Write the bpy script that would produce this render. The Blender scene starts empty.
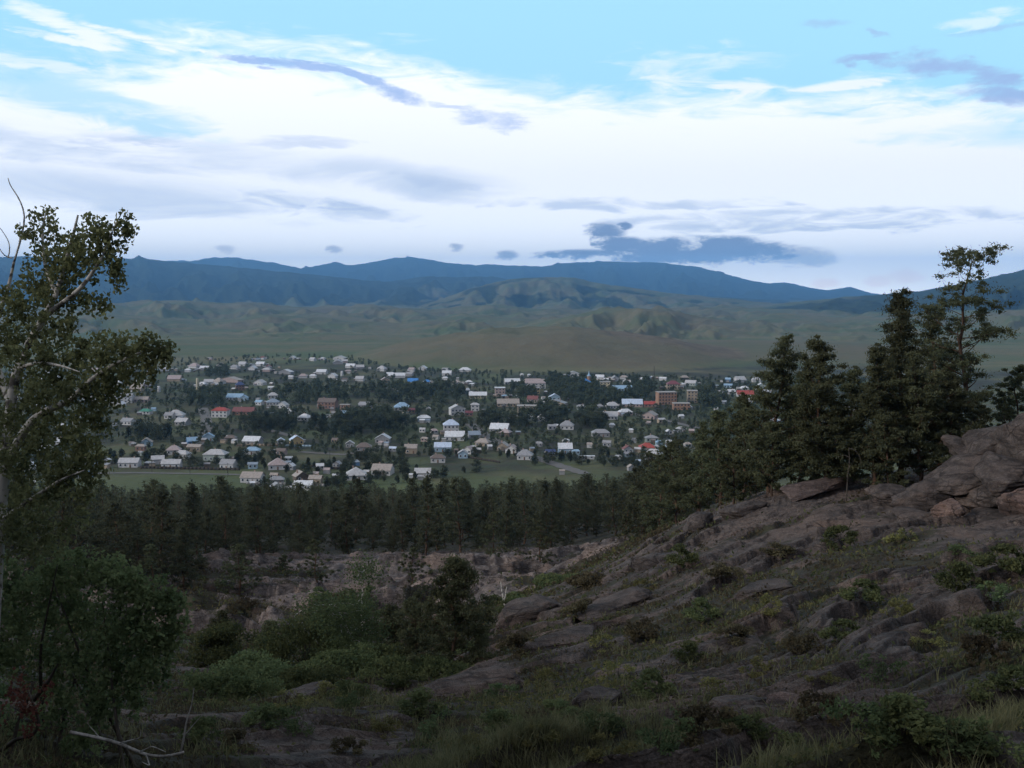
import bpy, math, random
import numpy as np
random.seed(7)
rng = np.random.default_rng(11)
C = bpy.context.scene.collection
SC = bpy.context.scene
R = math.radians

# ------------------------------------------------------------------ camera, sky, sun, exposure
CAM_H = 110.0
FPX = 1000.0
PITCH = math.atan(91.0 / FPX)          # looking slightly down over the valley
cam_d = bpy.data.cameras.new('camera')
cam_d.sensor_width = 36.0
cam_d.lens = 36.0 * FPX / 1024.0
cam_d.clip_start = 0.1
cam_d.clip_end = 200000.0
cam = bpy.data.objects.new('camera', cam_d)
cam.location = (0, 0, CAM_H)
cam.rotation_euler = (math.pi / 2 - PITCH, 0, 0)
C.objects.link(cam)
SC.camera = cam
SC.view_settings.view_transform = 'Standard'
SC.view_settings.look = 'None'
SC.view_settings.gamma = 1.0
SC.view_settings.use_curve_mapping = False
SC.view_settings.exposure = 0.35
SC.cycles.use_denoising = True
SC.cycles.max_bounces = 6
SC.cycles.diffuse_bounces = 3
SC.cycles.transmission_bounces = 4
SC.cycles.transparent_max_bounces = 6
SC.cycles.volume_bounces = 0

SUN_EL, SUN_AZ = R(24), R(-112)        # a veiled evening sun, low on the left, behind cloud
sun_l = bpy.data.lights.new('sun', 'SUN')
sun_l.energy = 2.5
sun_l.angle = R(14)
sun_l.color = (1.0, 0.93, 0.85)
sun = bpy.data.objects.new('sun', sun_l)
_d = (math.sin(SUN_AZ) * math.cos(SUN_EL), math.cos(SUN_AZ) * math.cos(SUN_EL), math.sin(SUN_EL))
from mathutils import Vector
sun.rotation_euler = Vector(_d).to_track_quat('Z', 'Y').to_euler()
sun.location = (0, 0, 400)
C.objects.link(sun)

def px_dir(px, py):
    cx, cy = (px - 512) / FPX, (384 - py) / FPX
    cp, sp = math.cos(PITCH), math.sin(PITCH)
    return (cx, cp + cy * sp, -sp + cy * cp)
def P(px, py, d):                      # point on the line of sight at forward distance d
    v = px_dir(px, py)
    k = d / v[1]
    return np.array((v[0] * k, d, CAM_H + v[2] * k))
def azel(px, py):
    v = px_dir(px, py)
    return math.atan2(v[0], v[1]), math.atan2(v[2], math.hypot(v[0], v[1]))

# ---- node helper
class NB:
    def __init__(s, tree):
        s.t = tree; s.n = tree.nodes; s.l = tree.links
    def node(s, ty, **kw):
        n = s.n.new(ty)
        for k, v in kw.items(): setattr(n, k, v)
        return n
    def put(s, sock, v):
        if isinstance(v, bpy.types.NodeSocket): s.l.new(v, sock)
        else: sock.default_value = v
    def m(s, op, a, b=None, c=None, clamp=False):
        n = s.node('ShaderNodeMath', operation=op, use_clamp=clamp)
        for i, v in enumerate((a, b, c)):
            if v is not None: s.put(n.inputs[i], v)
        return n.outputs[0]
    def smooth(s, v, lo, hi):
        n = s.node('ShaderNodeMapRange', interpolation_type='SMOOTHSTEP')
        s.put(n.inputs[0], v); n.inputs[1].default_value = lo; n.inputs[2].default_value = hi
        return n.outputs[0]
    def mix(s, f, a, b, blend='MIX'):
        n = s.node('ShaderNodeMix', data_type='RGBA', blend_type=blend)
        s.put(n.inputs[0], f)
        for sock, v in ((n.inputs[6], a), (n.inputs[7], b)):
            if isinstance(v, tuple) and len(v) == 3: v = (*v, 1)
            s.put(sock, v)
        return n.outputs[2]
    def noise(s, vec, scale, detail=4, rough=0.55, dist=0.0):
        n = s.node('ShaderNodeTexNoise')
        if vec is not None: s.put(n.inputs['Vector'], vec)
        n.inputs['Scale'].default_value = scale
        n.inputs['Detail'].default_value = detail
        n.inputs['Roughness'].default_value = rough
        n.inputs['Distortion'].default_value = dist
        return n.outputs[0]
    def comb(s, x, y, z=0.0):
        n = s.node('ShaderNodeCombineXYZ')
        s.put(n.inputs[0], x); s.put(n.inputs[1], y); s.put(n.inputs[2], z)
        return n.outputs[0]

# ---- sky: Nishita air with layers of cloud set out by compass bearing and height above the horizon
world = bpy.data.worlds.new('World')
SC.world = world
world.use_nodes = True
wt = world.node_tree
wt.nodes.clear()
B = NB(wt)
sky = B.node('ShaderNodeTexSky', sky_type='NISHITA')
sky.sun_disc = False
sky.sun_elevation = SUN_EL
sky.sun_rotation = SUN_AZ
sky.air_density = 1.0; sky.dust_density = 0.6; sky.ozone_density = 1.5
tc = B.node('ShaderNodeTexCoord')
sep = B.node('ShaderNodeSeparateXYZ')
wt.links.new(tc.outputs['Generated'], sep.inputs[0])
X, Y, Z = sep.outputs
AZ = B.m('ARCTAN2', X, Y)
EL = B.m('ARCSINE', Z)
nv = B.comb(B.m('MULTIPLY', AZ, 1.0), B.m('MULTIPLY', EL, 4.5), 0.3)
n1 = B.noise(nv, 5.0, 7, 0.62, 0.6)           # broad billows
n2 = B.noise(nv, 17.0, 6, 0.6, 0.8)           # fine wisps
nv3 = B.comb(B.m('MULTIPLY', AZ, 1.0), B.m('MULTIPLY', EL, 2.2), 4.7)
n3 = B.noise(nv3, 34.0, 8, 0.74, 0.2)         # lumpy edges of the small clouds
c1 = B.m('SUBTRACT', n1, 0.5); c2 = B.m('SUBTRACT', n2, 0.5); c3 = B.m('SUBTRACT', n3, 0.5)
azw = B.m('MULTIPLY_ADD', c1, 0.10, AZ)
elw = B.m('ADD', B.m('MULTIPLY_ADD', c1, 0.035, EL), B.m('MULTIPLY', c2, 0.012))
def blob(px, py, a, b, rot=0.0, soft=1.0, az=None, el=None, rag=0.0, ragn=None):
    """elliptical cloud patch round a bearing; a, b half sizes in thousandths of a radian"""
    a0, e0 = azel(px, py)
    du = B.m('SUBTRACT', az if az is not None else azw, a0)
    dv = B.m('SUBTRACT', el if el is not None else elw, e0)
    cr, sr = math.cos(R(rot)), math.sin(R(rot))
    p = B.m('ADD', B.m('MULTIPLY', du, cr * 1000 / a), B.m('MULTIPLY', dv, sr * 1000 / a))
    q = B.m('ADD', B.m('MULTIPLY', du, -sr * 1000 / b), B.m('MULTIPLY', dv, cr * 1000 / b))
    d2 = B.m('ADD', B.m('MULTIPLY', p, p), B.m('MULTIPLY', q, q))
    v = B.m('SUBTRACT', 1.0, d2)
    if rag: v = B.m('MULTIPLY_ADD', ragn if ragn is not None else c2, rag * 2.6, v)
    return B.smooth(v, 0.0, soft)
def union(*ms):
    r = ms[0]
    for k in ms[1:]: r = B.m('MAXIMUM', r, k)
    return r
K = 10.0                                       # cloud radiance on the scale of the Nishita sky
def col(r, g, b): return (r * K, g * K, b * K)
air = B.mix(1.0, sky.outputs[0], (1.15, 1.42, 1.30, 1), 'MULTIPLY')
base = B.mix(0.80, air, col(0.45, 0.83, 1.02))
# bright bank of cloud: its upper edge varies with the bearing
fc = B.node('ShaderNodeFloatCurve')
cm = fc.mapping.curves[0]
edge = [(-300, 70), (0, 62), (60, 66), (130, 62), (200, 48), (330, 55), (450, 76), (512, 94), (600, 104), (700, 98), (800, 97), (950, 92), (1024, 118), (1300, 90)]
pts = []
for ex, ey in edge:
    a0, e0 = azel(ex, ey)
    pts.append((min(1, max(0, (a0 + 0.8) / 1.6)), e0 / 0.5))
while len(cm.points) < len(pts): cm.points.new(0.5, 0.5)
for p_, q_ in zip(cm.points, pts): p_.location = q_
fc.mapping.update()
B.put(fc.inputs[1], B.m('MULTIPLY_ADD', AZ, 1 / 1.6, 0.5, clamp=True))
el_top = B.m('MULTIPLY', fc.outputs[0], 0.5)
bank = B.smooth(B.m('ADD', B.m('SUBTRACT', el_top, EL), B.m('ADD', B.m('MULTIPLY', c1, 0.10), B.m('MULTIPLY', c2, 0.075))), -0.022, 0.024)
hole = blob(80, 108, 150, 26, -10, 1.1, rag=1.0)
hole2 = blob(985, 138, 110, 13, -4, 1.1, rag=1.2)
bank = B.m('MULTIPLY', bank, B.m('SUBTRACT', 1.0, B.m('MULTIPLY', B.m('MAXIMUM', hole, B.m('MULTIPLY', hole2, 0.5)), 0.75)))
c = B.mix(bank, base, col(1.10, 1.10, 1.11))
# thin white wisps above the bank
w = union(blob(70, 24, 75, 9, -12, 1.2, rag=1.6), blob(150, 38, 60, 6, -14, 1.2, rag=1.6), blob(60, 36, 60, 5, -8, 1.2, rag=1.6),
          B.m('MULTIPLY', blob(690, 70, 80, 26, -6, 1.6, rag=2.2), 0.6), blob(735, 87, 35, 6, -6, 1.2, rag=1.4), blob(845, 86, 60, 5, 3, 1.2, rag=1.5),
          B.m('MULTIPLY', blob(985, 18, 30, 8, 0, 1.2, rag=2), 0.6), B.m('MULTIPLY', blob(30, 65, 60, 8, 0, 1.2, rag=2), 0.6))
c = B.mix(B.m('MULTIPLY', w, 0.9), c, col(1.0, 1.02, 1.04))
# low sky, paler and slightly lilac towards the horizon
low = B.smooth(EL, 0.125, 0.03)
c = B.mix(B.m('MULTIPLY', low, 0.80), c, col(1.52, 1.51, 1.48))
# soft grey underside bands
g1 = union(blob(150, 152, 280, 24, -4, 1.4, rag=1.4, ragn=c1), blob(390, 174, 150, 19, -6, 1.4, rag=1.2, ragn=c1), blob(130, 194, 260, 24, -3, 1.3, rag=1.3, ragn=c1),
           blob(310, 207, 130, 14, -4, 1.3, rag=1.2), blob(820, 222, 230, 10, -1, 1.3, rag=1.6), blob(640, 205, 160, 8, -2, 1.3, rag=1.6))
c = B.mix(B.m('MULTIPLY', g1, 0.74), c, col(0.60, 0.69, 0.84))
g2 = union(blob(290, 143, 60, 7, 0, 1.3, rag=1.3), blob(120, 145, 70, 6, 0, 1.3, rag=1.3), blob(330, 205, 70, 6, -5, 1.3, rag=1.4), blob(440, 178, 60, 6, -8, 1.4, rag=1.3))
c = B.mix(B.m('MULTIPLY', g2, 0.5), c, col(0.50, 0.59, 0.78))
# blue grey streaks in front of the bank
d1 = union(blob(250, 65, 46, 4.5, -4, 0.8, rag=0.5, ragn=c3), blob(305, 70, 48, 5, -6, 0.8, rag=0.5, ragn=c3), blob(355, 80, 40, 6, -13, 0.9, rag=0.6, ragn=c3),
           blob(398, 95, 40, 11, -12, 1.1, rag=0.9, ragn=c3), B.m('MULTIPLY', blob(500, 117, 46, 10, -6, 1.2, rag=1.1, ragn=c3), 0.75), B.m('MULTIPLY', blob(450, 106, 30, 4, -12, 1.2, rag=1.0, ragn=c3), 0.6))
c = B.mix(B.m('MULTIPLY', d1, 0.85), c, col(0.33, 0.47, 0.80))
d2 = union(blob(948, 68, 66, 14, -12, 1.1, rag=0.8, ragn=c3), blob(1005, 94, 54, 8, -4, 1.0, rag=0.6, ragn=c3), blob(868, 59, 42, 5, 0, 1.2, rag=0.7, ragn=c3), blob(985, 80, 40, 9, -10, 1.1, rag=0.8, ragn=c3),
           B.m('MULTIPLY', blob(818, 27, 24, 6, -4, 1.4, rag=1, ragn=c3), 0.6), B.m('MULTIPLY', blob(872, 35, 20, 4, -10, 1.2, rag=.8, ragn=c3), 0.7), B.m('MULTIPLY', blob(990, 30, 50, 4, 0, 1.2, rag=.8, ragn=c3), 0.5))
c = B.mix(B.m('MULTIPLY', d2, 0.85), c, col(0.36, 0.46, 0.74))
# sunlit pink heaps low on the right
pk = union(blob(905, 277, 20, 9, 0, 0.8, az=AZ, el=EL, rag=1.1, ragn=c3), blob(880, 281, 16, 6, 0, 0.8, az=AZ, el=EL, rag=1.1, ragn=c3), blob(826, 283, 14, 6, 0, 0.8, az=AZ, el=EL, rag=1.1, ragn=c3))
c = B.mix(B.m('MULTIPLY', pk, 0.8), c, col(1.35, 1.18, 1.10))
# dark low cloud lying on the far summit, and stray puffs
e3 = B.m('MULTIPLY_ADD', c3, 0.012, EL)
a3 = B.m('MULTIPLY_ADD', c3, 0.03, AZ)
def dkb(px, py, a, b, rag=1.25, soft=0.85, rot=0): return blob(px, py, a, b, rot, soft, az=a3, el=e3, rag=rag, ragn=c3)
dk = union(dkb(690, 255, 125, 11), dkb(660, 249, 70, 14), dkb(740, 251, 62, 13), dkb(604, 232, 26, 11, 1.0), dkb(585, 254, 56, 6), dkb(625, 226, 10, 5, .8), B.m('MULTIPLY', dkb(805, 257, 36, 12, 1.3, 1.0), 0.6),
           B.m('MULTIPLY', dkb(508, 255, 14, 6, 1.1, 1.0), 0.8), B.m('MULTIPLY', dkb(455, 247, 10, 5, 1.0, 1.0), .7), B.m('MULTIPLY', dkb(335, 249, 10, 5, 1.0, 1.0), .6), B.m('MULTIPLY', dkb(225, 249, 12, 5, 1.2, 1.0), 0.45), dkb(720, 243, 50, 9, 1.4), dkb(620, 243, 36, 8, 1.5))
c = B.mix(B.m('MULTIPLY', dk, 0.92), c, col(0.135, 0.19, 0.34))
# unseen grey cloud added overhead and behind, to set the foreground's light level
over = B.m('MAXIMUM', B.smooth(B.m('MULTIPLY_ADD', c1, 0.25, EL), 0.34, 0.62), B.smooth(B.m('ABSOLUTE', AZ), 0.75, 1.5))
OVER = (0.47, 0.50, 0.57)
heavy = B.mix(n1, col(OVER[0] * .6, OVER[1] * .6, OVER[2] * .6), col(OVER[0] * 1.4, OVER[1] * 1.4, OVER[2] * 1.4))
c = B.mix(over, c, heavy)
# the glow of the low sky, where the air is lit along its whole depth
glow = B.m('MULTIPLY_ADD', B.m('EXPONENT', B.m('MULTIPLY', B.m('MAXIMUM', EL, 0.0), -30.0)), 1.9, 0.97)
c = B.mix(1.0, c, B.comb(glow, B.m('MULTIPLY', glow, 1.0), glow), 'MULTIPLY')
bg = B.node('ShaderNodeBackground')
wt.links.new(c, bg.inputs[0])
bg.inputs[1].default_value = 0.1
wo = B.node('ShaderNodeOutputWorld')
wt.links.new(bg.outputs[0], wo.inputs[0])

# ------------------------------------------------------------------ small tools
def tag(o, label=None, cat=None, group=None, kind=None):
    if label: o['label'] = label
    if cat: o['category'] = cat
    if group: o['group'] = group
    if kind: o['kind'] = kind
    return o
def link(o, parent=None):
    C.objects.link(o)
    if parent is not None: o.parent = parent
    return o
def empty(name, loc=(0, 0, 0), rz=0.0):
    o = bpy.data.objects.new(name, None)
    o.location = loc; o.rotation_euler = (0, 0, rz)
    o.empty_display_size = 0.5
    return link(o)
def np_mesh(name, verts, faces, mats, mat_idx=None, smooth=False, attrs=None):
    """verts (n,3); faces a (m,k) array, or a list of such arrays (mixed k)"""
    me = bpy.data.meshes.new(name)
    if not isinstance(faces, list): faces = [faces]
    faces = [np.asarray(f, dtype=np.int32) for f in faces if len(f)]
    me.vertices.add(len(verts))
    me.vertices.foreach_set('co', np.asarray(verts, dtype=np.float32).ravel())
    nl = sum(f.size for f in faces); npoly = sum(len(f) for f in faces)
    me.loops.add(nl); me.polygons.add(npoly)
    me.loops.foreach_set('vertex_index', np.concatenate([f.ravel() for f in faces]))
    starts = []; off = 0
    for f in faces:
        starts.append(off + np.arange(len(f), dtype=np.int32) * f.shape[1]); off += f.size
    me.polygons.foreach_set('loop_start', np.concatenate(starts).astype(np.int32))
    for m_ in (mats if isinstance(mats, (list, tuple)) else [mats]): me.materials.append(m_)
    if mat_idx is not None: me.polygons.foreach_set('material_index', np.asarray(mat_idx, dtype=np.int32))
    if smooth: me.polygons.foreach_set('use_smooth', np.ones(npoly, dtype=bool))
    if attrs:
        for k, v in attrs.items():
            a = me.attributes.new(k, 'FLOAT', 'POINT')
            a.data.foreach_set('value', np.asarray(v, dtype=np.float32))
    me.update(calc_edges=True)
    return me
def obj(name, me, parent=None, loc=None):
    o = bpy.data.objects.new(name, me)
    if loc is not None: o.location = loc
    return link(o, parent)

# ---- gradient noise in numpy
_perm = rng.permutation(4096)
_ga = rng.uniform(0, 2 * math.pi, 4096)
_gx, _gy = np.cos(_ga), np.sin(_ga)
def gnoise(x, y):
    xi = np.floor(x).astype(np.int64); yi = np.floor(y).astype(np.int64)
    xf = x - xi; yf = y - yi
    u = xf * xf * xf * (xf * (xf * 6 - 15) + 10); v = yf * yf * yf * (yf * (yf * 6 - 15) + 10)
    def g(ix, iy, dx, dy):
        h = _perm[(_perm[ix & 4095] + iy) & 4095]
        return _gx[h] * dx + _gy[h] * dy
    a = g(xi, yi, xf, yf); b = g(xi + 1, yi, xf - 1, yf)
    c_ = g(xi, yi + 1, xf, yf - 1); d = g(xi + 1, yi + 1, xf - 1, yf - 1)
    return (a + u * (b - a)) * (1 - v) + (c_ + u * (d - c_)) * v
def fbm(x, y, octs=4, gain=0.5, lac=2.03):
    s = np.zeros_like(x); a = 1.0
    for i in range(octs):
        s += a * gnoise(x + 17.3 * i, y - 9.1 * i); x = x * lac; y = y * lac; a *= gain
    return s
def sstep(x, a, b):
    t = np.clip((x - a) / (b - a), 0, 1)
    return t * t * (3 - 2 * t)
# ------------------------------------------------------------------ materials
def new_mat(name):
    m = bpy.data.materials.new(name); m.use_nodes = True
    m.node_tree.nodes.clear()
    b = NB(m.node_tree)
    out = b.node('ShaderNodeOutputMaterial')
    return m, b, out
def bsdf(b, out, color, rough=0.8, spec=0.3, normal=None, metal=0.0):
    p = b.node('ShaderNodeBsdfPrincipled')
    if isinstance(color, tuple): color = (*color[:3], 1)
    b.put(p.inputs['Base Color'], color); b.put(p.inputs['Roughness'], rough)
    p.inputs['Specular IOR Level'].default_value = spec
    p.inputs['Metallic'].default_value = metal
    if normal is not None: b.l.new(normal, p.inputs['Normal'])
    b.l.new(p.outputs[0], out.inputs[0])
    return p
def bump(b, h, strength=0.5, dist=0.05):
    n = b.node('ShaderNodeBump'); n.inputs['Strength'].default_value = strength; n.inputs['Distance'].default_value = dist
    b.l.new(h, n.inputs['Height']); return n.outputs[0]
def attr(b, name):
    a = b.node('ShaderNodeAttribute'); a.attribute_name = name; return a.outputs['Fac']
def pos(b):
    return b.node('ShaderNodeNewGeometry').outputs['Position']
def mapped(b, vec, sx, sy, sz, rz=0):
    n = b.node('ShaderNodeMapping'); n.inputs['Scale'].default_value = (sx, sy, sz); n.inputs['Rotation'].default_value = (0, 0, rz)
    b.l.new(vec, n.inputs[0]); return n.outputs[0]

def rock_nodes(b, p, tint=(1, 1, 1)):
    big = b.noise(p, 0.22, 5, 0.6); mid = b.noise(p, 1.4, 6, 0.65); fine = b.noise(p, 9.0, 6, 0.7)
    streak = b.noise(mapped(b, p, 0.5, 0.5, 5.0), 1.6, 5, 0.6, 0.5)
    c = b.mix(b.smooth(mid, 0.3, 0.7), (0.036, 0.032, 0.033), (0.122, 0.111, 0.110))
    c = b.mix(b.m('MULTIPLY', b.smooth(big, 0.45, 0.65), 0.6), c, (0.155, 0.122, 0.108))
    c = b.mix(b.m('MULTIPLY', b.smooth(streak, 0.52, 0.66), 0.7), c, (0.034, 0.031, 0.032))
    c = b.mix(b.m('MULTIPLY', b.smooth(fine, 0.54, 0.68), 0.55), c, (0.030, 0.031, 0.028))
    c = b.mix(b.m('MULTIPLY', b.smooth(b.noise(p, 3.7, 5, 0.7), 0.6, 0.7), 0.35), c, (0.21, 0.215, 0.195))
    f2 = b.noise(p, 30.0, 4, 0.7)
    c = b.mix(1.0, c, b.mix(b.smooth(f2, 0.35, 0.65), (0.62, 0.62, 0.62), (1.35, 1.35, 1.33)), 'MULTIPLY')
    lich = b.smooth(b.noise(p, 5.0, 5, 0.75), 0.60, 0.66)
    c = b.mix(b.m('MULTIPLY', lich, 0.5), c, (0.17, 0.175, 0.15))
    def cracks(sc_, st, wd):
        vo = b.node('ShaderNodeTexVoronoi'); vo.feature = 'DISTANCE_TO_EDGE'
        wp = b.node('ShaderNodeVectorMath', operation='ADD'); b.l.new(mapped(b, p, *st, 0.52), wp.inputs[0])
        nz = b.node('ShaderNodeTexNoise'); nz.inputs['Scale'].default_value = 1.1; nz.inputs['Detail'].default_value = 4; b.l.new(p, nz.inputs['Vector'])
        sc2 = b.node('ShaderNodeVectorMath', operation='SCALE'); b.l.new(nz.outputs[1], sc2.inputs[0]); sc2.inputs[3].default_value = 0.9
        b.l.new(sc2.outputs[0], wp.inputs[1]); b.l.new(wp.outputs[0], vo.inputs['Vector']); vo.inputs['Scale'].default_value = sc_
        return b.smooth(vo.outputs['Distance'], 0.0, wd)
    k1 = cracks(0.5, (0.45, 1.5, 1.2), 0.035); k2 = cracks(1.7, (0.5, 1.4, 1.2), 0.05)
    ck = b.m('MULTIPLY', k1, b.m('MULTIPLY_ADD', k2, 0.6, 0.4))
    c = b.mix(b.m('MULTIPLY', b.m('SUBTRACT', 1.0, ck), b.smooth(b.noise(p, 0.8, 4, 0.6), 0.36, 0.62)), c, (0.024, 0.021, 0.021))
    mid = b.m('ADD', mid, b.m('MULTIPLY', ck, 0.4))
    h = b.m('ADD', b.m('MULTIPLY', mid, 0.6), b.m('ADD', b.m('ADD', b.m('MULTIPLY', fine, 0.35), b.m('MULTIPLY', f2, 0.12)), b.m('MULTIPLY', streak, 0.5)))
    return b.mix(1.0, c, (*tint, 1), 'MULTIPLY'), h

def mat_hillside():
    m, b, out = new_mat('hillside')
    p = pos(b)
    rc, rh = rock_nodes(b, p)
    # thin soil with moss, heather and dead needles
    s1 = b.noise(p, 0.9, 6, 0.7); s2 = b.noise(p, 6.0, 5, 0.7)
    sc_ = b.mix(b.smooth(s1, 0.35, 0.65), (0.028, 0.023, 0.020), (0.040, 0.040, 0.024))
    sc_ = b.mix(b.m('MULTIPLY', b.smooth(s2, 0.5, 0.7), 0.7), sc_, (0.060, 0.052, 0.034))
    sc_ = b.mix(b.m('MULTIPLY', b.smooth(b.noise(p, 0.35, 3), 0.55, 0.7), 0.6), sc_, (0.050, 0.030, 0.026))
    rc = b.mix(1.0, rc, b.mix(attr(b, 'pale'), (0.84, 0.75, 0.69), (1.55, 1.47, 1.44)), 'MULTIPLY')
    r = attr(b, 'rock')
    rr = b.smooth(b.m('ADD', r, b.m('ADD', b.m('MULTIPLY', b.m('SUBTRACT', s2, 0.5), 0.9), b.m('MULTIPLY', b.m('SUBTRACT', b.noise(p, 2.2, 5, 0.65), 0.5), 0.9))), 0.42, 0.58)
    bsdf(b, out, b.mix(rr, sc_, rc), 0.9, 0.2, bump(b, b.m('ADD', b.m('MULTIPLY', rh, 1.0), b.m('MULTIPLY', s2, 0.5)), 1.0, 0.16))
    return m
def mat_rock(name, tint=(1, 1, 1)):
    m, b, out = new_mat(name)
    p = pos(b); rc, rh = rock_nodes(b, p, tint)
    bsdf(b, out, rc, 0.9, 0.2, bump(b, rh, 0.9, 0.15)); return m
def mat_valley():
    m, b, out = new_mat('valley_grass')
    p = pos(b)
    n1 = b.noise(p, 0.004, 6, 0.6); n2 = b.noise(p, 0.03, 6, 0.65); n3 = b.noise(mapped(b, p, 0.25, 1.6, 1), 0.0035, 5, 0.6)
    g = b.mix(b.smooth(n1, 0.38, 0.62), (0.075, 0.098, 0.044), (0.120, 0.108, 0.060))
    g = b.mix(b.m('MULTIPLY', b.smooth(n2, 0.45, 0.7), 0.6), g, (0.060, 0.078, 0.040))
    g = b.mix(b.m('MULTIPLY', b.smooth(n3, 0.52, 0.62), 0.6), g, (0.142, 0.128, 0.072))
    g = b.mix(attr(b, 'brown'), g, b.mix(b.smooth(n2, 0.3, 0.7), (0.088, 0.070, 0.048), (0.130, 0.105, 0.070)))
    g = b.mix(attr(b, 'lush'), g, b.mix(b.smooth(n2, 0.3, 0.7), (0.058, 0.078, 0.036), (0.078, 0.092, 0.046)))
    f = attr(b, 'forest')
    fn = b.noise(p, 0.02, 4, 0.7); fm = b.noise(p, 0.0016, 6, 0.65)
    fr = b.smooth(b.m('ADD', f, b.m('ADD', b.m('MULTIPLY', b.m('SUBTRACT', fn, 0.5), 0.35), b.m('MULTIPLY', b.m('SUBTRACT', fm, 0.5), 1.0))), 0.42, 0.56)
    fc_ = b.mix(b.smooth(fn, 0.4, 0.6), (0.012, 0.020, 0.012), (0.030, 0.044, 0.022))
    far = b.mix(fr, g, fc_)
    # bare yard earth inside the village
    t = attr(b, 'yard')
    yn = b.noise(p, 0.06, 5, 0.7)
    yc = b.mix(b.smooth(yn, 0.4, 0.6), (0.040, 0.036, 0.031), (0.042, 0.050, 0.030))
    bsdf(b, out, b.mix(t, far, yc), 0.95, 0.1, bump(b, b.m('ADD', n2, b.m('MULTIPLY', b.m('MULTIPLY', fn, fr), 1.5)), 0.6, 8.0))
    return m
def simple(name, c1_, c2_, scale=1.0, rough=0.8, spec=0.3, detail=5, bmp=0.0, lo=0.35, hi=0.65, stretch=None, rot=0):
    m, b, out = new_mat(name)
    oc = b.node('ShaderNodeTexCoord').outputs['Object']
    if stretch: oc = mapped(b, oc, *stretch)
    n = b.noise(oc, scale, detail, 0.65)
    bsdf(b, out, b.mix(b.smooth(n, lo, hi), c1_, c2_), rough, spec, bump(b, n, bmp, 0.02) if bmp else None)
    return m
LEAF = 2.6
def leafmat(name, c1_, c2_, scale=1.2, trans=0.45):
    """leaf colour varies from clump to clump and from plant to plant"""
    m, b, out = new_mat(name)
    c1_ = tuple(min(0.3, q * LEAF) for q in c1_); c2_ = tuple(min(0.3, q * LEAF) for q in c2_)
    oc = b.node('ShaderNodeTexCoord').outputs['Object']
    oi = b.node('ShaderNodeObjectInfo')
    n = b.noise(oc, scale, 4, 0.7); n2_ = b.noise(oc, scale * 9, 2, 0.6)
    v = b.m('ADD', b.m('MULTIPLY', n, 0.7), b.m('MULTIPLY', n2_, 0.3))
    cc = b.mix(b.smooth(v, 0.36, 0.64), c1_, c2_)
    hs = b.node('ShaderNodeHueSaturation')
    b.put(hs.inputs['Hue'], b.m('MULTIPLY_ADD', oi.outputs['Random'], 0.03, 0.48))
    b.put(hs.inputs['Value'], b.m('MULTIPLY_ADD', oi.outputs['Random'], 0.5, 0.65))
    b.l.new(cc, hs.inputs['Color'])
    d = b.node('ShaderNodeBsdfDiffuse'); t = b.node('ShaderNodeBsdfTranslucent')
    b.l.new(hs.outputs[0], d.inputs[0]); b.l.new(hs.outputs[0], t.inputs[0])
    mx = b.node('ShaderNodeMixShader'); mx.inputs[0].default_value = trans
    b.l.new(d.outputs[0], mx.inputs[1]); b.l.new(t.outputs[0], mx.inputs[2]); b.l.new(mx.outputs[0], out.inputs[0])
    return m
M = {}
M['hillside'] = mat_hillside()
M['rock'] = mat_rock('granite', (0.72, 0.645, 0.60))
M['rock_pink'] = mat_rock('granite_pink', (1.0, 0.82, 0.76))
M['valley'] = mat_valley()
M['needles'] = leafmat('pine_needles', (0.024, 0.028, 0.017), (0.048, 0.052, 0.029), 0.8)
M['needles_far'] = leafmat('pine_needles_far', (0.018, 0.020, 0.014), (0.038, 0.041, 0.025), 0.5)
M['birch_leaf'] = leafmat('birch_leaves', (0.036, 0.042, 0.022), (0.078, 0.086, 0.042), 2.5, 0.4)
M['green_leaf'] = leafmat('green_leaves', (0.021, 0.030, 0.015), (0.046, 0.060, 0.029), 2.0, 0.4)
M['thicket_leaf'] = leafmat('thicket_leaves', (0.034, 0.050, 0.024), (0.082, 0.105, 0.050), 2.0, 0.45)
M['red_leaf'] = leafmat('red_leaves', (0.040, 0.019, 0.014), (0.078, 0.040, 0.026), 3.0, 0.4)
M['town_leaf'] = leafmat('village_tree_leaves', (0.015, 0.018, 0.012), (0.036, 0.040, 0.023), 0.25)
M['shrub_leaf'] = leafmat('shrub_leaves', (0.020, 0.028, 0.014), (0.055, 0.062, 0.028), 2.0)
M['heath_leaf'] = leafmat('heath_leaves', (0.022, 0.019, 0.014), (0.052, 0.045, 0.025), 3.0)
M['yellow_leaf'] = leafmat('yellow_green_leaves', (0.040, 0.042, 0.018), (0.090, 0.085, 0.034), 3.0)
M['grass'] = leafmat('grass_blades', (0.030, 0.032, 0.017), (0.075, 0.070, 0.038), 1.2, 0.4)
M['pine_bark'] = simple('pine_bark', (0.035, 0.026, 0.021), (0.105, 0.062, 0.042), 5.0, 0.95, 0.1, bmp=0.6, stretch=(1, 1, 0.3))
M['birch_bark'] = simple('birch_bark', (0.060, 0.055, 0.050), (0.40, 0.38, 0.35), 7.0, 0.8, 0.2, bmp=0.2, lo=0.38, hi=0.52, stretch=(1, 1, 1))
M['dead_wood'] = simple('dead_wood', (0.13, 0.12, 0.11), (0.33, 0.31, 0.29), 9.0, 0.9, 0.1, stretch=(1, 1, .4))
M['bark_dark'] = simple('dark_bark', (0.030, 0.026, 0.022), (0.075, 0.064, 0.055), 6.0, 0.95, 0.1)

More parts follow.
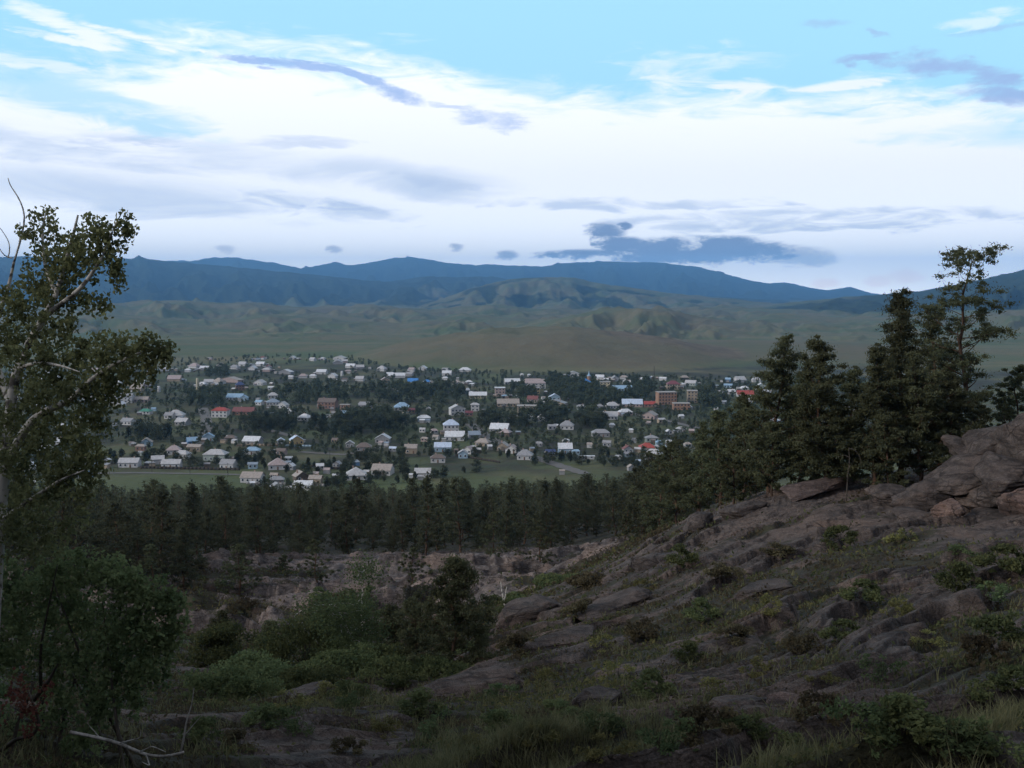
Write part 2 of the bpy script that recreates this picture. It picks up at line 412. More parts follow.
# ------------------------------------------------------------------ terrain: the hillside we stand on
CTRL = {
 -150: [(900, 6), (800, 9), (700, 14), (640, 25), (600, 60), (560, 110), (530, 200), (512, 400)],
 30: [(900, 6.5), (780, 10), (720, 14.5), (680, 22), (650, 45), (600, 90), (562, 125), (527, 250), (508, 480)],
 200: [(900, 7.5), (775, 13), (735, 16.5), (722, 20), (692, 32), (650, 70), (603, 95), (572, 115), (556, 140), (526, 250), (506, 490)],
 300: [(900, 8), (770, 14), (725, 18), (707, 24), (680, 40), (632, 82), (592, 100), (567, 120), (553, 150), (523, 260), (506, 490)],
 420: [(900, 8), (768, 14), (720, 20), (697, 27), (668, 45), (622, 82), (588, 100), (562, 122), (551, 150), (522, 260), (506, 490)],
 512: [(900, 7.5), (768, 13), (720, 19), (668, 29), (632, 40), (608, 58), (597, 84), (576, 104), (560, 125), (549, 150), (520, 260), (506, 490)],
 600: [(900, 7), (768, 12.5), (700, 21), (640, 33), (600, 45), (574, 60), (566, 103), (555, 125), (544, 150), (516, 260), (504, 490)],
 700: [(900, 6.5), (768, 12), (680, 21), (600, 35), (560, 46), (522, 62), (514, 90), (510, 130), (507, 200), (502, 350), (500, 520)],
 780: [(900, 6.2), (768, 11), (680, 19), (600, 32), (550, 45), (497, 60), (489, 90), (490, 150), (492, 300), (497, 540)],
 860: [(900, 6), (768, 10), (680, 17), (600, 29), (545, 42), (490, 58), (480, 90), (480, 150), (487, 300), (495, 550)],
 940: [(900, 5.5), (768, 9), (680, 16), (600, 27), (545, 39), (510, 50), (476, 62), (464, 90), (466, 150), (481, 300), (493, 560)],
 1024: [(900, 5.2), (768, 8.5), (680, 15), (600, 25), (550, 34), (515, 46), (452, 62), (432, 90), (441, 150), (471, 300), (491, 560)],
 1180: [(900, 5), (768, 8), (680, 14), (600, 22), (525, 40), (440, 60), (412, 90), (430, 150), (461, 300), (490, 560)],
}
_cp = []
for px, lst in CTRL.items():
    for py, d in lst:
        w_ = P(px, py, d); _cp.append((math.atan2(w_[0], w_[1]), math.log(math.hypot(w_[0], w_[1])), w_[2]))
for a in np.linspace(-0.7, 0.7, 8): _cp.append((a, math.log(2.0), CAM_H - 1.75)); _cp.append((a, math.log(4.0), CAM_H - 2.9))
_cp = np.array(_cp)
AS = 2.2
def _tps(d2): return 0.5 * d2 * np.log(d2 + 1e-9)
def _fit():
    n = len(_cp); q = np.stack([_cp[:, 0] * AS, _cp[:, 1]], 1)
    d2 = ((q[:, None] - q[None]) ** 2).sum(-1)
    A = np.zeros((n + 3, n + 3)); A[:n, :n] = _tps(d2) + np.eye(n) * 0.004
    A[:n, n] = 1; A[:n, n + 1:] = q; A[n:, :n] = A[:n, n:].T
    # fit the sight-line drop (z / r), which is smooth from our feet to the plain
    v = (_cp[:, 2] - CAM_H) / np.exp(_cp[:, 1])
    return q, np.linalg.solve(A, np.concatenate([v, np.zeros(3)]))
_q, _w = _fit()
AZG = np.linspace(-0.62, 0.62, 161); LRG = np.linspace(math.log(1.0), math.log(620.0), 220)
def _table():
    a, l = np.meshgrid(AZG, LRG, indexing='ij')
    pq = np.stack([a.ravel() * AS, l.ravel()], 1); o = np.zeros(len(pq))
    for i in range(0, len(pq), 4000):
        s_ = pq[i:i + 4000]; d2 = ((s_[:, None] - _q[None]) ** 2).sum(-1)
        o[i:i + 4000] = _tps(d2) @ _w[:-3] + _w[-3] + s_ @ _w[-2:]
    return o.reshape(a.shape)
_T = _table()
R_END = 520.0
def base_z(x, y):
    r = np.hypot(x, y) + 1e-6; a = np.arctan2(x, y); l = np.log(np.clip(r, 1.0, 619))
    ac = np.clip(a, -0.6199, 0.6199)
    fa = (ac + 0.62) / 1.24 * 160; fl = (l - LRG[0]) / (LRG[-1] - LRG[0]) * 219
    i = np.clip(fa.astype(int), 0, 159); j = np.clip(fl.astype(int), 0, 218); u = fa - i; v = fl - j
    t = _T[i, j] * (1 - u) * (1 - v) + _T[i + 1, j] * u * (1 - v) + _T[i, j + 1] * (1 - u) * v + _T[i + 1, j + 1] * u * v
    z = CAM_H + t * r
    z = np.where(r < 2.0, CAM_H - 1.75, z)
    # unseen rise added behind the viewer, cutting sky and sun off the foreground
    wb = sstep(np.abs(a), 0.75, 1.5)
    zb = CAM_H - 1.75 + 26 * (1 - np.exp(-r / 45.0)) - 140 * sstep(r, 150, 520)
    z = z * (1 - wb) + zb * wb
    return z * (1 - sstep(r, 430, R_END)) if np.ndim(z) else float(z * (1 - sstep(r, 430, R_END)))
def saw(s, k=0.16):
    f = s - np.floor(s)
    return np.where(f < k, sstep(f, 0, k), 1 - sstep(f, k, 1.0) )
def detail(x, y):
    """bedrock ledges: returns height offset and how bare the rock is"""
    r = np.hypot(x, y); a = np.arctan2(x, y)
    px = 512 + 1000 * np.tan(np.clip(a, -1, 1))
    near = 1 - sstep(r, 66, 84)                      # the slope at our feet, beds running up to the right
    mid = sstep(r, 70, 86) * (1 - sstep(r, 128, 150)) * (1 - sstep(px, 610, 660)) # the flat slabs across the gully
    w1 = fbm(x * 0.10, y * 0.10, 3) ; w2 = fbm(x * 0.6 + 5, y * 0.6, 3)
    s = (-0.50 * x + 0.86 * y); t = 0.86 * x + 0.5 * y
    fade = sstep(r, 3, 9)
    ph1 = s / 3.6 + w1 * 1.5 + 0.22 * w2 + 0.25 * fbm(t * 0.16, s * 0.5, 2)
    ph2 = s / 1.15 + w1 * 2.8 + 0.30 * w2
    amp1 = 0.55 * sstep(fbm(t * 0.07 + 3, s * 0.22, 3), -0.25, 0.35)
    amp2 = 0.16 * sstep(fbm(t * 0.15 - 8, s * 0.5, 3), -0.2, 0.3)
    s1_, s2_ = saw(ph1, 0.10), saw(ph2, 0.14)
    h = near * fade * (amp1 * (s1_ - 0.4) + amp2 * (s2_ - 0.4))
    f1 = ph1 - np.floor(ph1)
    patch = fbm(t * 0.05, s * 0.34 + 40, 4)
    rk = near * (1.6 * amp1 / 0.55 * np.where(f1 < 0.50, 1 - np.abs(f1 - 0.2) / 0.30, 0).clip(0, 1) + 1.5 * amp2 / 0.16 * np.where(s2_ > 0.55, 1, 0) * 0.55 * sstep(patch, -0.25, 0.3) + sstep(patch, 0.12, 0.42) * 0.7) * 0.62
    rk += near * 0.30 * sstep(px, 520, 640) * (0.4 + sstep(fbm(t * 0.06 + 11, s * 0.5, 3), -0.3, 0.3))
    rk += near * 1.1 * sstep(r, 36, 48) * sstep(px, 640, 760) * sstep(patch, -0.45, 0.05) * 0.7
    rk += near * 1.0 * np.exp(-(((px - 330) / 120) ** 2 + ((r - 15.5) / 2.6) ** 2))      # pale slabs bottom left of centre
    # grassy pocket at the bottom of the view
    g = np.exp(-(((px - 560) / 190) ** 2 + ((r - 13.5) / 3.2) ** 2)) + np.exp(-(((px - 900) / 160) ** 2 + ((r - 9.5) / 2.2) ** 2))
    rk = rk * (1 - 0.85 * np.clip(g, 0, 1))
    ph3 = y / 6.0 + 0.05 * x / 6 + w1 * 0.9 + 0.2 * fbm(x * 0.05, y * 0.3, 3)
    ph4 = y / 2.1 + w1 * 1.7 + 0.25 * w2
    am3 = 2.7 * sstep(fbm(x * 0.03 + 9, y * 0.08, 3), -0.3, 0.3); am4 = 0.7
    s3_, s4_ = saw(ph3, 0.14), saw(ph4, 0.18)
    h += mid * (am3 * (s3_ - 0.35) + am4 * (s4_ - 0.4))
    pm = fbm(x * 0.05 - 3, y * 0.13, 4)
    rk += mid * 0.35 * sstep(px, 315, 350) * sstep(r, 90, 98) + mid * (0.35 + 0.55 * sstep(pm, -0.35, 0.3) + 0.25 * (s3_ - 0.5)) * sstep(pm, -0.55, -0.15)
    h += (0.07 * fbm(x * 1.1, y * 1.1, 4) + 0.28 * fbm(x * 0.22, y * 0.22, 3) + 0.10 * (saw(s / 0.55 + w1 * 4.0 + 0.3 * w2, 0.15) - 0.4) * near * sstep(patch, -0.3, 0.2)) * np.clip(near + mid, 0, 1) * fade
    h += 1.2 * fbm(x * 0.03, y * 0.03, 4) * sstep(r, 90, 200) * (1 - sstep(r, 400, 500))
    return h, np.clip(rk, 0, 1.3)
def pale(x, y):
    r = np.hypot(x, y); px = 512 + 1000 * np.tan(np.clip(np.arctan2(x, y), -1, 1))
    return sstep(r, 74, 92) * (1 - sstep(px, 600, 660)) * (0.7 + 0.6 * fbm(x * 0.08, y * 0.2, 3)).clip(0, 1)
def ground(x, y):
    x = np.atleast_1d(np.asarray(x, float)); y = np.atleast_1d(np.asarray(y, float))
    return base_z(x, y) + detail(x, y)[0]
def gz(x, y): return float(ground(x, y)[0])

def polar_mesh(name, az, rr, zfun, mat, attrs_fun):
    A_, R_ = np.meshgrid(az, rr, indexing='ij')
    x = (R_ * np.sin(A_)).ravel(); y = (R_ * np.cos(A_)).ravel()
    z, at = zfun(x, y)
    na, nr = len(az), len(rr)
    idx = np.arange(na * nr).reshape(na, nr)
    f = np.stack([idx[:-1, :-1], idx[:-1, 1:], idx[1:, 1:], idx[1:, :-1]], -1).reshape(-1, 4)[:, ::-1]
    me = np_mesh(name, np.stack([x, y, z], 1), f, mat, smooth=True, attrs=at)
    return obj(name, me)
AZ_ALL = np.concatenate([np.linspace(-math.pi, -0.62, 60)[:-1], np.linspace(-0.62, -0.5, 40)[:-1], np.linspace(-0.5, 0.5, 800), np.linspace(0.5, 0.62, 40)[1:], np.linspace(0.62, math.pi, 60)[1:]])
RR = np.concatenate([np.geomspace(0.3, 5, 30)[:-1], np.geomspace(5, 150, 640)[:-1], np.geomspace(150, R_END, 90)])
def _zh(x, y):
    h, rk = detail(x, y); b_ = base_z(x, y)
    return b_ + h * (1 - sstep(np.hypot(x, y), 480, 519)), {'rock': rk, 'pale': pale(x, y)}
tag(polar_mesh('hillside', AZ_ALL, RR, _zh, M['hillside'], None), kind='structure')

# ------------------------------------------------------------------ terrain: valley floor, hills, far mountains
def crest(lst, d):
    a, z = [], []
    for px, py in lst:
        w_ = P(px, py, d); a.append(math.atan2(w_[0], w_[1])); z.append(w_[2])
    return np.array(a), np.array(z)
FAR = [(-400, 266), (-100, 258), (0, 258), (100, 259), (190, 261), (215, 257), (240, 258), (265, 262), (300, 268), (320, 265), (335, 261), (352, 265), (375, 261), (395, 257), (425, 258), (445, 262), (465, 264), (500, 265), (540, 267), (570, 264), (600, 261), (650, 262), (690, 265), (720, 272), (750, 280), (770, 283), (785, 282), (810, 288), (828, 290), (850, 286.5), (872, 293), (900, 297), (1024, 300), (1300, 280)]
L_DARK = [(-400, 246), (-100, 250), (0, 256), (60, 257), (120, 258), (190, 263), (230, 267), (300, 273), (380, 281), (440, 290), (520, 300), (600, 312), (700, 330), (1300, 345)]
L_MIDB = [(-400, 330), (200, 315), (300, 300), (360, 285), (420, 277), (480, 276), (540, 282), (600, 290), (700, 296), (780, 300), (860, 312), (1300, 340)]
L_DOME = [(-400, 340), (380, 325), (430, 303), (470, 288), (510, 280), (545, 277.5), (575, 278.5), (610, 285), (660, 291), (700, 296), (740, 300), (790, 306), (850, 320), (1300, 340)]
L_RGT = [(-400, 350), (640, 335), (690, 320), (740, 311), (790, 303), (840, 298), (880, 295), (920, 291.5), (960, 285), (1000, 276), (1024, 270), (1100, 256), (1300, 246)]
L_ROLL = [(-400, 300), (-50, 302), (0, 306), (100, 303), (180, 300), (250, 304), (310, 308), (370, 305), (430, 310), (490, 305), (550, 309), (620, 312), (700, 306), (760, 309), (850, 312), (1300, 318)]
L_FOLD = [(-400, 350), (420, 345), (480, 335), (530, 325), (572, 315), (600, 310), (640, 309.5), (680, 313), (715, 320), (750, 327), (800, 332), (860, 333), (940, 328), (1024, 322), (1300, 320)]
L_R2 = [(-400, 312), (0, 318), (80, 312), (150, 316), (210, 323), (270, 315), (340, 319), (400, 323), (460, 315), (530, 320), (620, 326), (720, 322), (770, 315), (840, 319), (920, 313), (1024, 310), (1300, 310)]
LAYERS = [ # list, crest distance, front width, back width
    (FAR, 20500, 6500, 3000, 0.6, 1300), (L_DARK, 11500, 4200, 5000, 0.55, 800), (L_MIDB, 12500, 4500, 4000, 0.55, 700),
    (L_DOME, 7600, 2000, 2500, 0.42, 420), (L_RGT, 6300, 2600, 3500, 0.6, 420), (L_ROLL, 5000, 1700, 1500, 0.95, 330), (L_R2, 3700, 1500, 1200, 1.0, 230), (L_FOLD, 3100, 1150, 1500, 0.85, 200)]
_LC = [crest(l[0], l[1]) for l in LAYERS]
def far_z(x, y):
    r = np.hypot(x, y); a = np.arctan2(x, y)
    yd = r * np.cos(np.clip(a, -0.8, 0.8))
    z = np.zeros_like(r); lay = np.zeros_like(r, dtype=int)
    rel = np.zeros_like(r); gul = np.zeros_like(r)
    for k, (L, (ca, cz)) in enumerate(zip(LAYERS, _LC)):
        d, wf, wb_, na, ns = L[1:]
        h = np.clip(np.interp(a, ca, cz), 0, None)
        wob = 0.16 * wf * fbm(a * 9 + 31 * k, yd / 9000.0 + k, 3)
        t = (yd + wob - d)
        f = np.where(t < 0, np.clip(1 + t / wf, 0, 1), np.clip(1 - t / wb_, 0, 1))
        shp = np.where(t < 0, f ** 1.45 * (2 - f) ** 0.55 * 0 + (0.55 * f ** 1.3 + 0.45 * (f * f * (3 - 2 * f))), f * f * (3 - 2 * f))
        # gullies run down the front, fading to nothing on the crest line
        gl = fbm(a * (d / ns) * 1.7 + 7 * k, yd / (ns * 1.6), 4)
        n_ = (gl * 0.9 - np.abs(fbm(a * (d / ns) * 1.3 - 5 * k, yd / (ns * 3.0), 3)) * 1.3) * na * h * 4 * f * (1 - f)
        zz = h * shp + n_ + h * 0.02 * fbm(x / 260 + k, y / 260, 3) * f
        zz = np.where(f <= 0, 0, zz)
        up = zz > z
        z = np.maximum(z, zz); lay = np.where(up & (zz > 4), k + 1, lay); rel = np.where(up, shp, rel); gul = np.where(up, n_ / (na * h + 1e-3), gul)
    # low brown hill just beyond the last houses
    ex, ey = (x - 70) / 360.0, (y - 1800) / 430.0
    q = np.clip(1 - ex * ex - ey * ey, 0, 1)
    hill = 46 * q ** 1.15 * (1 + 0.30 * fbm(x / 140, y / 220, 4))
    ex2, ey2 = (x - 470) / 420.0, (y - 1950) / 420.0
    q2 = np.clip(1 - ex2 * ex2 - ey2 * ey2, 0, 1)
    hill2 = 10 * q2 ** 1.2
    z = np.maximum(z, np.maximum(hill, hill2))
    z = z + sstep(r, 1500, 3000) * (13.0 * fbm(x / 650, y / 650, 4) * sstep(r, 1900, 3200) + 4.0 * fbm(x / 300, y / 300, 3) + 1.5 * fbm(x / 110, y / 110, 3)) + sstep(r, 700, 900) * 0.5 * fbm(x / 90, y / 90, 2)
    return z, lay, rel, q, q2, gul
def _zv(x, y):
    r = np.hypot(x, y); a = np.arctan2(x, y); px = 512 + 1000 * np.tan(np.clip(a, -1, 1))
    z, lay, rel, q, q2, gul = far_z(x, y)
    z = z * sstep(r, R_END, 700)
    n = fbm(x / 900, y / 900, 4)
    fo = np.zeros_like(r)
    fo = np.where(lay == 1, 0.95, fo)
    fo = np.where(lay == 2, 0.30 + 1.0 * sstep(rel, 0.05, 0.20), fo)
    fo = np.where(lay == 3, 0.30 + 0.5 * sstep(rel, 0.2, 0.6) + n * 0.5, fo)
    fo = np.where(lay == 4, 0.28 + n * 0.6, fo)
    fo = np.where(lay == 5, 0.22 + 0.50 * np.exp(-((rel - 0.45) / 0.16) ** 2) * sstep(px, 770, 830) + 0.55 * sstep(rel, 0.85, 0.97) * sstep(px, 880, 960) + n * 0.35, fo)
    fo = np.where(lay == 6, 0.10 + n * 0.35, fo)
    fo = np.where(lay >= 7, 0.05, fo)
    fo = fo + np.where(lay >= 3, 1.0 * sstep(-gul, 0.12, 0.6), 0) * np.where(lay >= 6, 0.16, 0.5)  # relief shading put into the forest colour, where gullies also carry trees
    fo = fo + np.where(lay == 5, 0.18 + 0.30 * sstep(rel, 0.1, 0.5) * sstep(px, 780, 900), 0)
    brown = np.clip(sstep(q, 0.02, 0.25) * (0.50 + 0.5 * n) + sstep(q2, 0.05, 0.4) * 0.5, 0, 1)
    brown = np.maximum(brown, np.where((lay >= 6), 0.10 + 0.7 * n, 0).clip(0, 0.35))
    yard = sstep(r, 560, 640) * (1 - sstep(r, 1500, 1700)) * np.clip(0.75 + fbm(x / 60, y / 60, 3) * 1.2, 0, 1) * (1 - sstep(q, 0, .05))
    yard = np.where((px < 260) & (r < 640), 0.0, yard)
    lush = np.exp(-((r - 610) / 60) ** 2) * sstep(290 - px, 0, 60) * 0.8 + 0.0
    lush = np.maximum(lush, 0.7 * (r > 500) * (r < 1300) * sstep(fbm(x / 45 + 2, y / 30, 3), 0.1, 0.35))
    return z, {'forest': fo, 'brown': brown, 'yard': yard * (1 - lush), 'lush': lush}
AZ_V = np.concatenate([np.linspace(-math.pi, -0.65, 50)[:-1], np.linspace(-0.65, 0.65, 800), np.linspace(0.65, math.pi, 50)[1:]])
RV = np.concatenate([np.geomspace(R_END, 2600, 150)[:-1], np.geomspace(2600, 24000, 330), [24500]])
tag(polar_mesh('ground', AZ_V, RV, _zv, M['valley'], None), kind='structure')
def vz(x, y):
    return float(far_z(np.array([x * 1.0]), np.array([y * 1.0]))[0][0]) * float(sstep(np.hypot(x, y), R_END, 700))
_vx, _vy = np.arange(-1700, 1701, 12.0), np.arange(380, 2600, 12.0)
_vg = np.meshgrid(_vx, _vy, indexing='ij')
_VT = (far_z(_vg[0].ravel(), _vg[1].ravel())[0] * sstep(np.hypot(_vg[0], _vg[1]).ravel(), R_END, 700)).reshape(_vg[0].shape)
def vz(x, y):                          # the same ground read from a table
    u = min(max((x + 1700) / 12.0, 0), len(_vx) - 1.001); v = min(max((y - 380) / 12.0, 0), len(_vy) - 1.001)
    i, j = int(u), int(v); u -= i; v -= j
    return float(_VT[i, j] * (1 - u) * (1 - v) + _VT[i + 1, j] * u * (1 - v) + _VT[i, j + 1] * (1 - u) * v + _VT[i + 1, j + 1] * u * v)
def on_plain(px, py):
    """where the line of sight meets the valley floor"""
    v = px_dir(px, py); k = -CAM_H / v[2]
    for _ in range(3):
        x, y = v[0] * k, v[1] * k
        k = (vz(x, y) - CAM_H) / v[2]
    return v[0] * k, v[1] * k

# ------------------------------------------------------------------ the air
def make_haze():
    m, b, out = new_mat('haze_air')
    v = b.node('ShaderNodeVolumePrincipled')
    v.inputs['Color'].default_value = (0.26, 0.56, 1.0, 1)
    v.inputs['Density'].default_value = 8.4e-5
    v.inputs['Anisotropy'].default_value = 0.7
    v.inputs['Density Attribute'].default_value = ''
    b.l.new(v.outputs[0], out.inputs['Volume'])
    try: m.cycles.homogeneous_volume = True
    except Exception: pass
    x0, x1, y0, y1, z0, z1 = -25000, 25000, -25000, 25000, -60, 980
    vs = [(x, y, z) for z in (z0, z1) for y in (y0, y1) for x in (x0, x1)]
    fs = [(0, 2, 3, 1), (4, 5, 7, 6), (0, 1, 5, 4), (2, 6, 7, 3), (0, 4, 6, 2), (1, 3, 7, 5)]
    o = obj('haze', np_mesh('haze', np.array(vs, float), np.array(fs), m))
    tag(o, 'thin blue evening haze filling the whole valley', 'haze', kind='stuff')
make_haze()
# ------------------------------------------------------------------ plants: builders
def leaf_cards(cen, size, aspect=0.5, droop=0.0, r=None):
    """one small pointed four-cornered leaf at each centre, turned at random"""
    r = r or rng
    n = len(cen)
    d = r.normal(size=(n, 3)); d[:, 2] -= droop
    d /= np.linalg.norm(d, axis=1)[:, None] + 1e-9
    q = r.normal(size=(n, 3)); s_ = np.cross(d, q); s_ /= np.linalg.norm(s_, axis=1)[:, None] + 1e-9
    sz = (size * r.uniform(0.65, 1.35, n))[:, None]
    a = cen - d * sz * 0.5; b = cen + s_ * sz * 0.5 * aspect; c_ = cen + d * sz * 0.5; e = cen - s_ * sz * 0.5 * aspect
    v = np.stack([a, b, c_, e], 1).reshape(-1, 3)
    return v, np.arange(4 * n).reshape(n, 4)
def tube(pts, rad, ns=6):
    pts = np.asarray(pts, float); rad = np.asarray(rad, float); n = len(pts)
    t = np.gradient(pts, axis=0); t /= np.linalg.norm(t, axis=1)[:, None] + 1e-9
    ref = np.where(np.abs(t[:, 2:3]) > 0.9, np.array([[1., 0, 0]]), np.array([[0, 0, 1.]]))
    u = np.cross(t, ref); u /= np.linalg.norm(u, axis=1)[:, None] + 1e-9
    w_ = np.cross(t, u)
    an = np.arange(ns) * 2 * math.pi / ns
    v = pts[:, None] + rad[:, None, None] * (np.cos(an)[None, :, None] * u[:, None] + np.sin(an)[None, :, None] * w_[:, None])
    i = np.arange(n * ns).reshape(n, ns)
    f = np.stack([i[:-1], np.roll(i[:-1], -1, 1), np.roll(i[1:], -1, 1), i[1:]], -1).reshape(-1, 4)
    return v.reshape(-1, 3), f
def merge(parts):
    vs, fs, o = [], [], 0
    for v, f in parts:
        vs.append(v); fs.append(f + o); o += len(v)
    return np.concatenate(vs), np.concatenate(fs)
def bend(p0, d0, length, n, up=0.0, jit=0.1, r=None):
    r = r or rng
    p = np.array(p0, float); d = np.array(d0, float); out = [p.copy()]
    st = length / n
    for k in range(n):
        d = d + r.normal(size=3) * jit + np.array((0, 0, up / n)); d /= np.linalg.norm(d)
        p = p + d * st; out.append(p.copy())
    return np.array(out)
def blob_pts(c_, rx, rz, n, r=None, hollow=0.0):
    r = r or rng
    d = r.normal(size=(n, 3)); d /= np.linalg.norm(d, axis=1)[:, None] + 1e-9
    k = r.uniform(hollow, 1, n) ** (1 / 2.2)
    return np.asarray(c_) + d * k[:, None] * np.array((rx, rx, rz))

def pine_geo(H, seed, crown_start=0.2, spread=0.26, open_=False, lean=(0, 0), needles=11000, size=0.24, limb_n=None, top_flat=False, trunk_r=None, fine=True, clump=1.0):
    r = np.random.default_rng(seed)
    n = 14
    zz = np.linspace(0, 1, n)
    wob = np.cumsum(r.normal(size=(n, 2)) * 0.012 * H, axis=0)
    tr = np.stack([wob[:, 0] + lean[0] * zz ** 1.6 * H, wob[:, 1] + lean[1] * zz ** 1.6 * H, zz * H], 1); tr[0, :2] = 0
    R0 = trunk_r or 0.017 * H
    wood = [tube(tr, R0 * (1 - 0.88 * zz) + 0.006, 8 if fine else 5)]
    cl, clr = [], []
    nl = limb_n or int(H * 5.0)
    def at(t):
        return np.array([np.interp(t, zz, tr[:, k]) for k in range(3)])
    for i in range(nl):
        t = crown_start + (1 - crown_start) * ((i + r.uniform(0, 1)) / nl)
        k = (t - crown_start) / (1 - crown_start)
        prof = (1 - k) ** 0.75 * (0.35 + 0.65 * min(1, k / 0.22)) if not open_ else (0.55 + 0.45 * math.sin(k * 2.6)) * (0.45 if k > 0.93 else 1)
        if top_flat: prof = max(prof, 0.35)
        L = H * spread * 1.75 * prof * r.uniform(0.4, 1.2) + 0.2
        az = i * 2.4 + r.uniform(-0.7, 0.7)
        el = r.uniform(-0.15, 0.35) + 0.55 * k
        d = np.array((math.cos(az) * math.cos(el), math.sin(az) * math.cos(el), math.sin(el)))
        p = bend(at(t), d, L, 5, up=0.5, jit=0.14, r=r)
        wood.append(tube(p, np.linspace(max(0.012, R0 * 0.28 * (1.1 - k)), 0.006, 6), 4))
        m = max(2, int(L / ((0.30 if not open_ else 0.36) if fine else 0.5)))
        lo = 0.3 if not open_ else 0.62
        for j in range(m):
            s_ = lo + (1 - lo) * (j + r.uniform(0, 1)) / m
            q = np.array([np.interp(s_, np.linspace(0, 1, 6), p[:, kk]) for kk in range(3)])
            off = r.normal(size=3) * np.array((0.20, 0.20, 0.10)) * min(L, 1.7)
            cl.append(q + off); clr.append(H * clump * (0.021 if fine else 0.04) * r.uniform(0.6, 1.5))
            if fine and L > 0.8:
                wood.append(tube(np.stack([q - d * 0.2 * L * 0.5, q + off]), np.array((0.009, 0.005)), 3))
    # leader tuft
    for _ in range(4 if not open_ else 8):
        cl.append(tr[-1] + r.normal(size=3) * 0.03 * H * (1.0 if not open_ else 1.6)); clr.append(H * 0.018)
    cl = np.array(cl); clr = np.array(clr)
    per = np.maximum(3, (needles * clr / clr.sum()).astype(int))
    cen = np.repeat(cl, per, 0); rr = np.repeat(clr, per)
    d = r.normal(size=(len(cen), 3)); d /= np.linalg.norm(d, axis=1)[:, None]
    cen = cen + d * (rr * np.abs(r.normal(size=len(rr))) * 0.75)[:, None] * np.array((1.2, 1.2, 0.65))
    lv = leaf_cards(cen, size, 0.30, -0.35, r)
    return merge(wood), lv
def tree_thing(name, geo, wood_mat, leaf_mat, loc, label, cat, group=None, rz=0.0):
    root = empty(name, loc, rz)
    tag(root, label, cat, group)
    (wv, wf), (lv, lf) = geo
    obj('trunk', np_mesh('trunk', wv, wf, wood_mat, smooth=True), root)
    obj('crown', np_mesh('crown', lv, lf, leaf_mat), root)
    return root
def top_h(px, py_top, d):
    """height above the ground of something standing at (px, d) whose tip is seen at py_top"""
    w_ = P(px, py_top, d); return w_[0], d, w_[2] - gz(w_[0], d)

# ------------------------------------------------------------------ the pines along the ridge on the right
RIDGE = [ # px, tip, distance, spread, crown start, needles, open, lean, label
 (966, 254, 62, 0.125, 0.22, 9000, True, (-0.02, 0.0), 'tallest pine on the ridge, open crown with bare limbs against the sky'),
 (907, 290, 60, 0.16, 0.12, 15000, False, (0.0, 0.0), 'tall narrow spiry pine just left of the tallest open-crowned pine'),
 (938, 302, 65, 0.20, 0.15, 13000, False, (-0.03, 0.0), 'tall ragged pine close behind and left of the tallest pine'),
 (826, 337, 60, 0.25, 0.10, 17000, False, (0.02, 0.0), 'broad bushy pine in the middle of the ridge row'),
 (768, 333, 63, 0.21, 0.10, 13000, False, (-0.03, 0.0), 'pine with a slim crooked tip at the left end of the tall ridge row'),
 (877, 343, 58, 0.18, 0.10, 13000, False, (0.0, 0.0), 'dense conical pine between the broad bushy pine and the spiry pine'),
 (800, 372, 66, 0.24, 0.08, 12000, False, (0.0, 0.0), 'shorter pine filling the gap beside the crooked-tipped pine'),
 (855, 366, 64, 0.24, 0.08, 12000, False, (0.0, 0.0), 'mid-height pine tucked right behind the broad bushy pine'),
 (917, 352, 57, 0.24, 0.10, 13000, False, (0.0, 0.0), 'bushy lower pine standing in front of the spiry pine'),
 (952, 372, 58, 0.26, 0.10, 12000, False, (0.0, 0.0), 'dense low pine at the foot of the tallest pine'),
 (980, 402, 61, 0.26, 0.08, 9000, False, (0.0, 0.0), 'small dark pine right of the tallest pine, behind the outcrop'),
 (1008, 398, 66, 0.22, 0.20, 4500, True, (0.0, 0.0), 'thin sparse young pine above the rock outcrop'),
 (1026, 362, 68, 0.26, 0.10, 9000, False, (0.0, 0.0), 'dark pine cut by the right edge of the picture above the outcrop'),
 (1072, 250, 60, 0.12, 0.35, 9000, True, (-0.02, 0.0), 'open-crowned pine whose limb tips reach in at the right edge'),
 (748, 392, 70, 0.25, 0.08, 11000, False, (0.0, 0.0), 'mid-height pine left of the crooked-tipped pine'),
 (722, 408, 78, 0.26, 0.08, 11000, False, (0.0, 0.0), 'rounded pine on the slope overlooking the red-roofed row'),
 (700, 424, 84, 0.27, 0.08, 10000, False, (0.0, 0.0), 'bushy pine stepping down the ridge, second of the descending line'),
 (679, 440, 92, 0.28, 0.08, 9000, False, (0.0, 0.0), 'pine near the lower end of the descending ridge line'),
 (735, 440, 66, 0.28, 0.06, 10000, False, (0.0, 0.0), 'low bushy pine in front of the mid-height ridge pines'),
 (775, 418, 61, 0.26, 0.10, 10000, False, (0.0, 0.0), 'low pine on the pale rock rim of the ridge'),
 (890, 408, 56, 0.27, 0.10, 10000, False, (0.0, 0.0), 'low spreading pine at the upper end of the pale rock rim'),
 (658, 452, 100, 0.28, 0.08, 8000, False, (0.0, 0.0), 'last pine of the descending line, beside the wood'),
 (842, 402, 59, 0.27, 0.10, 10000, False, (0.0, 0.0), 'low dense pine below the broad bushy pine'),
]
for i, (px, tip, d, spr, cs, nn, op, lean, lab) in enumerate(RIDGE):
    x, y, H = top_h(px, tip, d)
    H -= 0.25
    g = pine_geo(H, 100 + i, cs, spr, op, lean, needles=int(nn * (2.9 if not op else 2.2)), size=0.20, limb_n=int(H * 6.2) if not op else int(H * 3.2), clump=1.2 if not op else 1.0)
    tree_thing('pine_tree', g, M['pine_bark'], M['needles'], (x - lean[0] * H, y, gz(x, y) - 0.15), lab, 'pine tree', 'pines along the ridge')
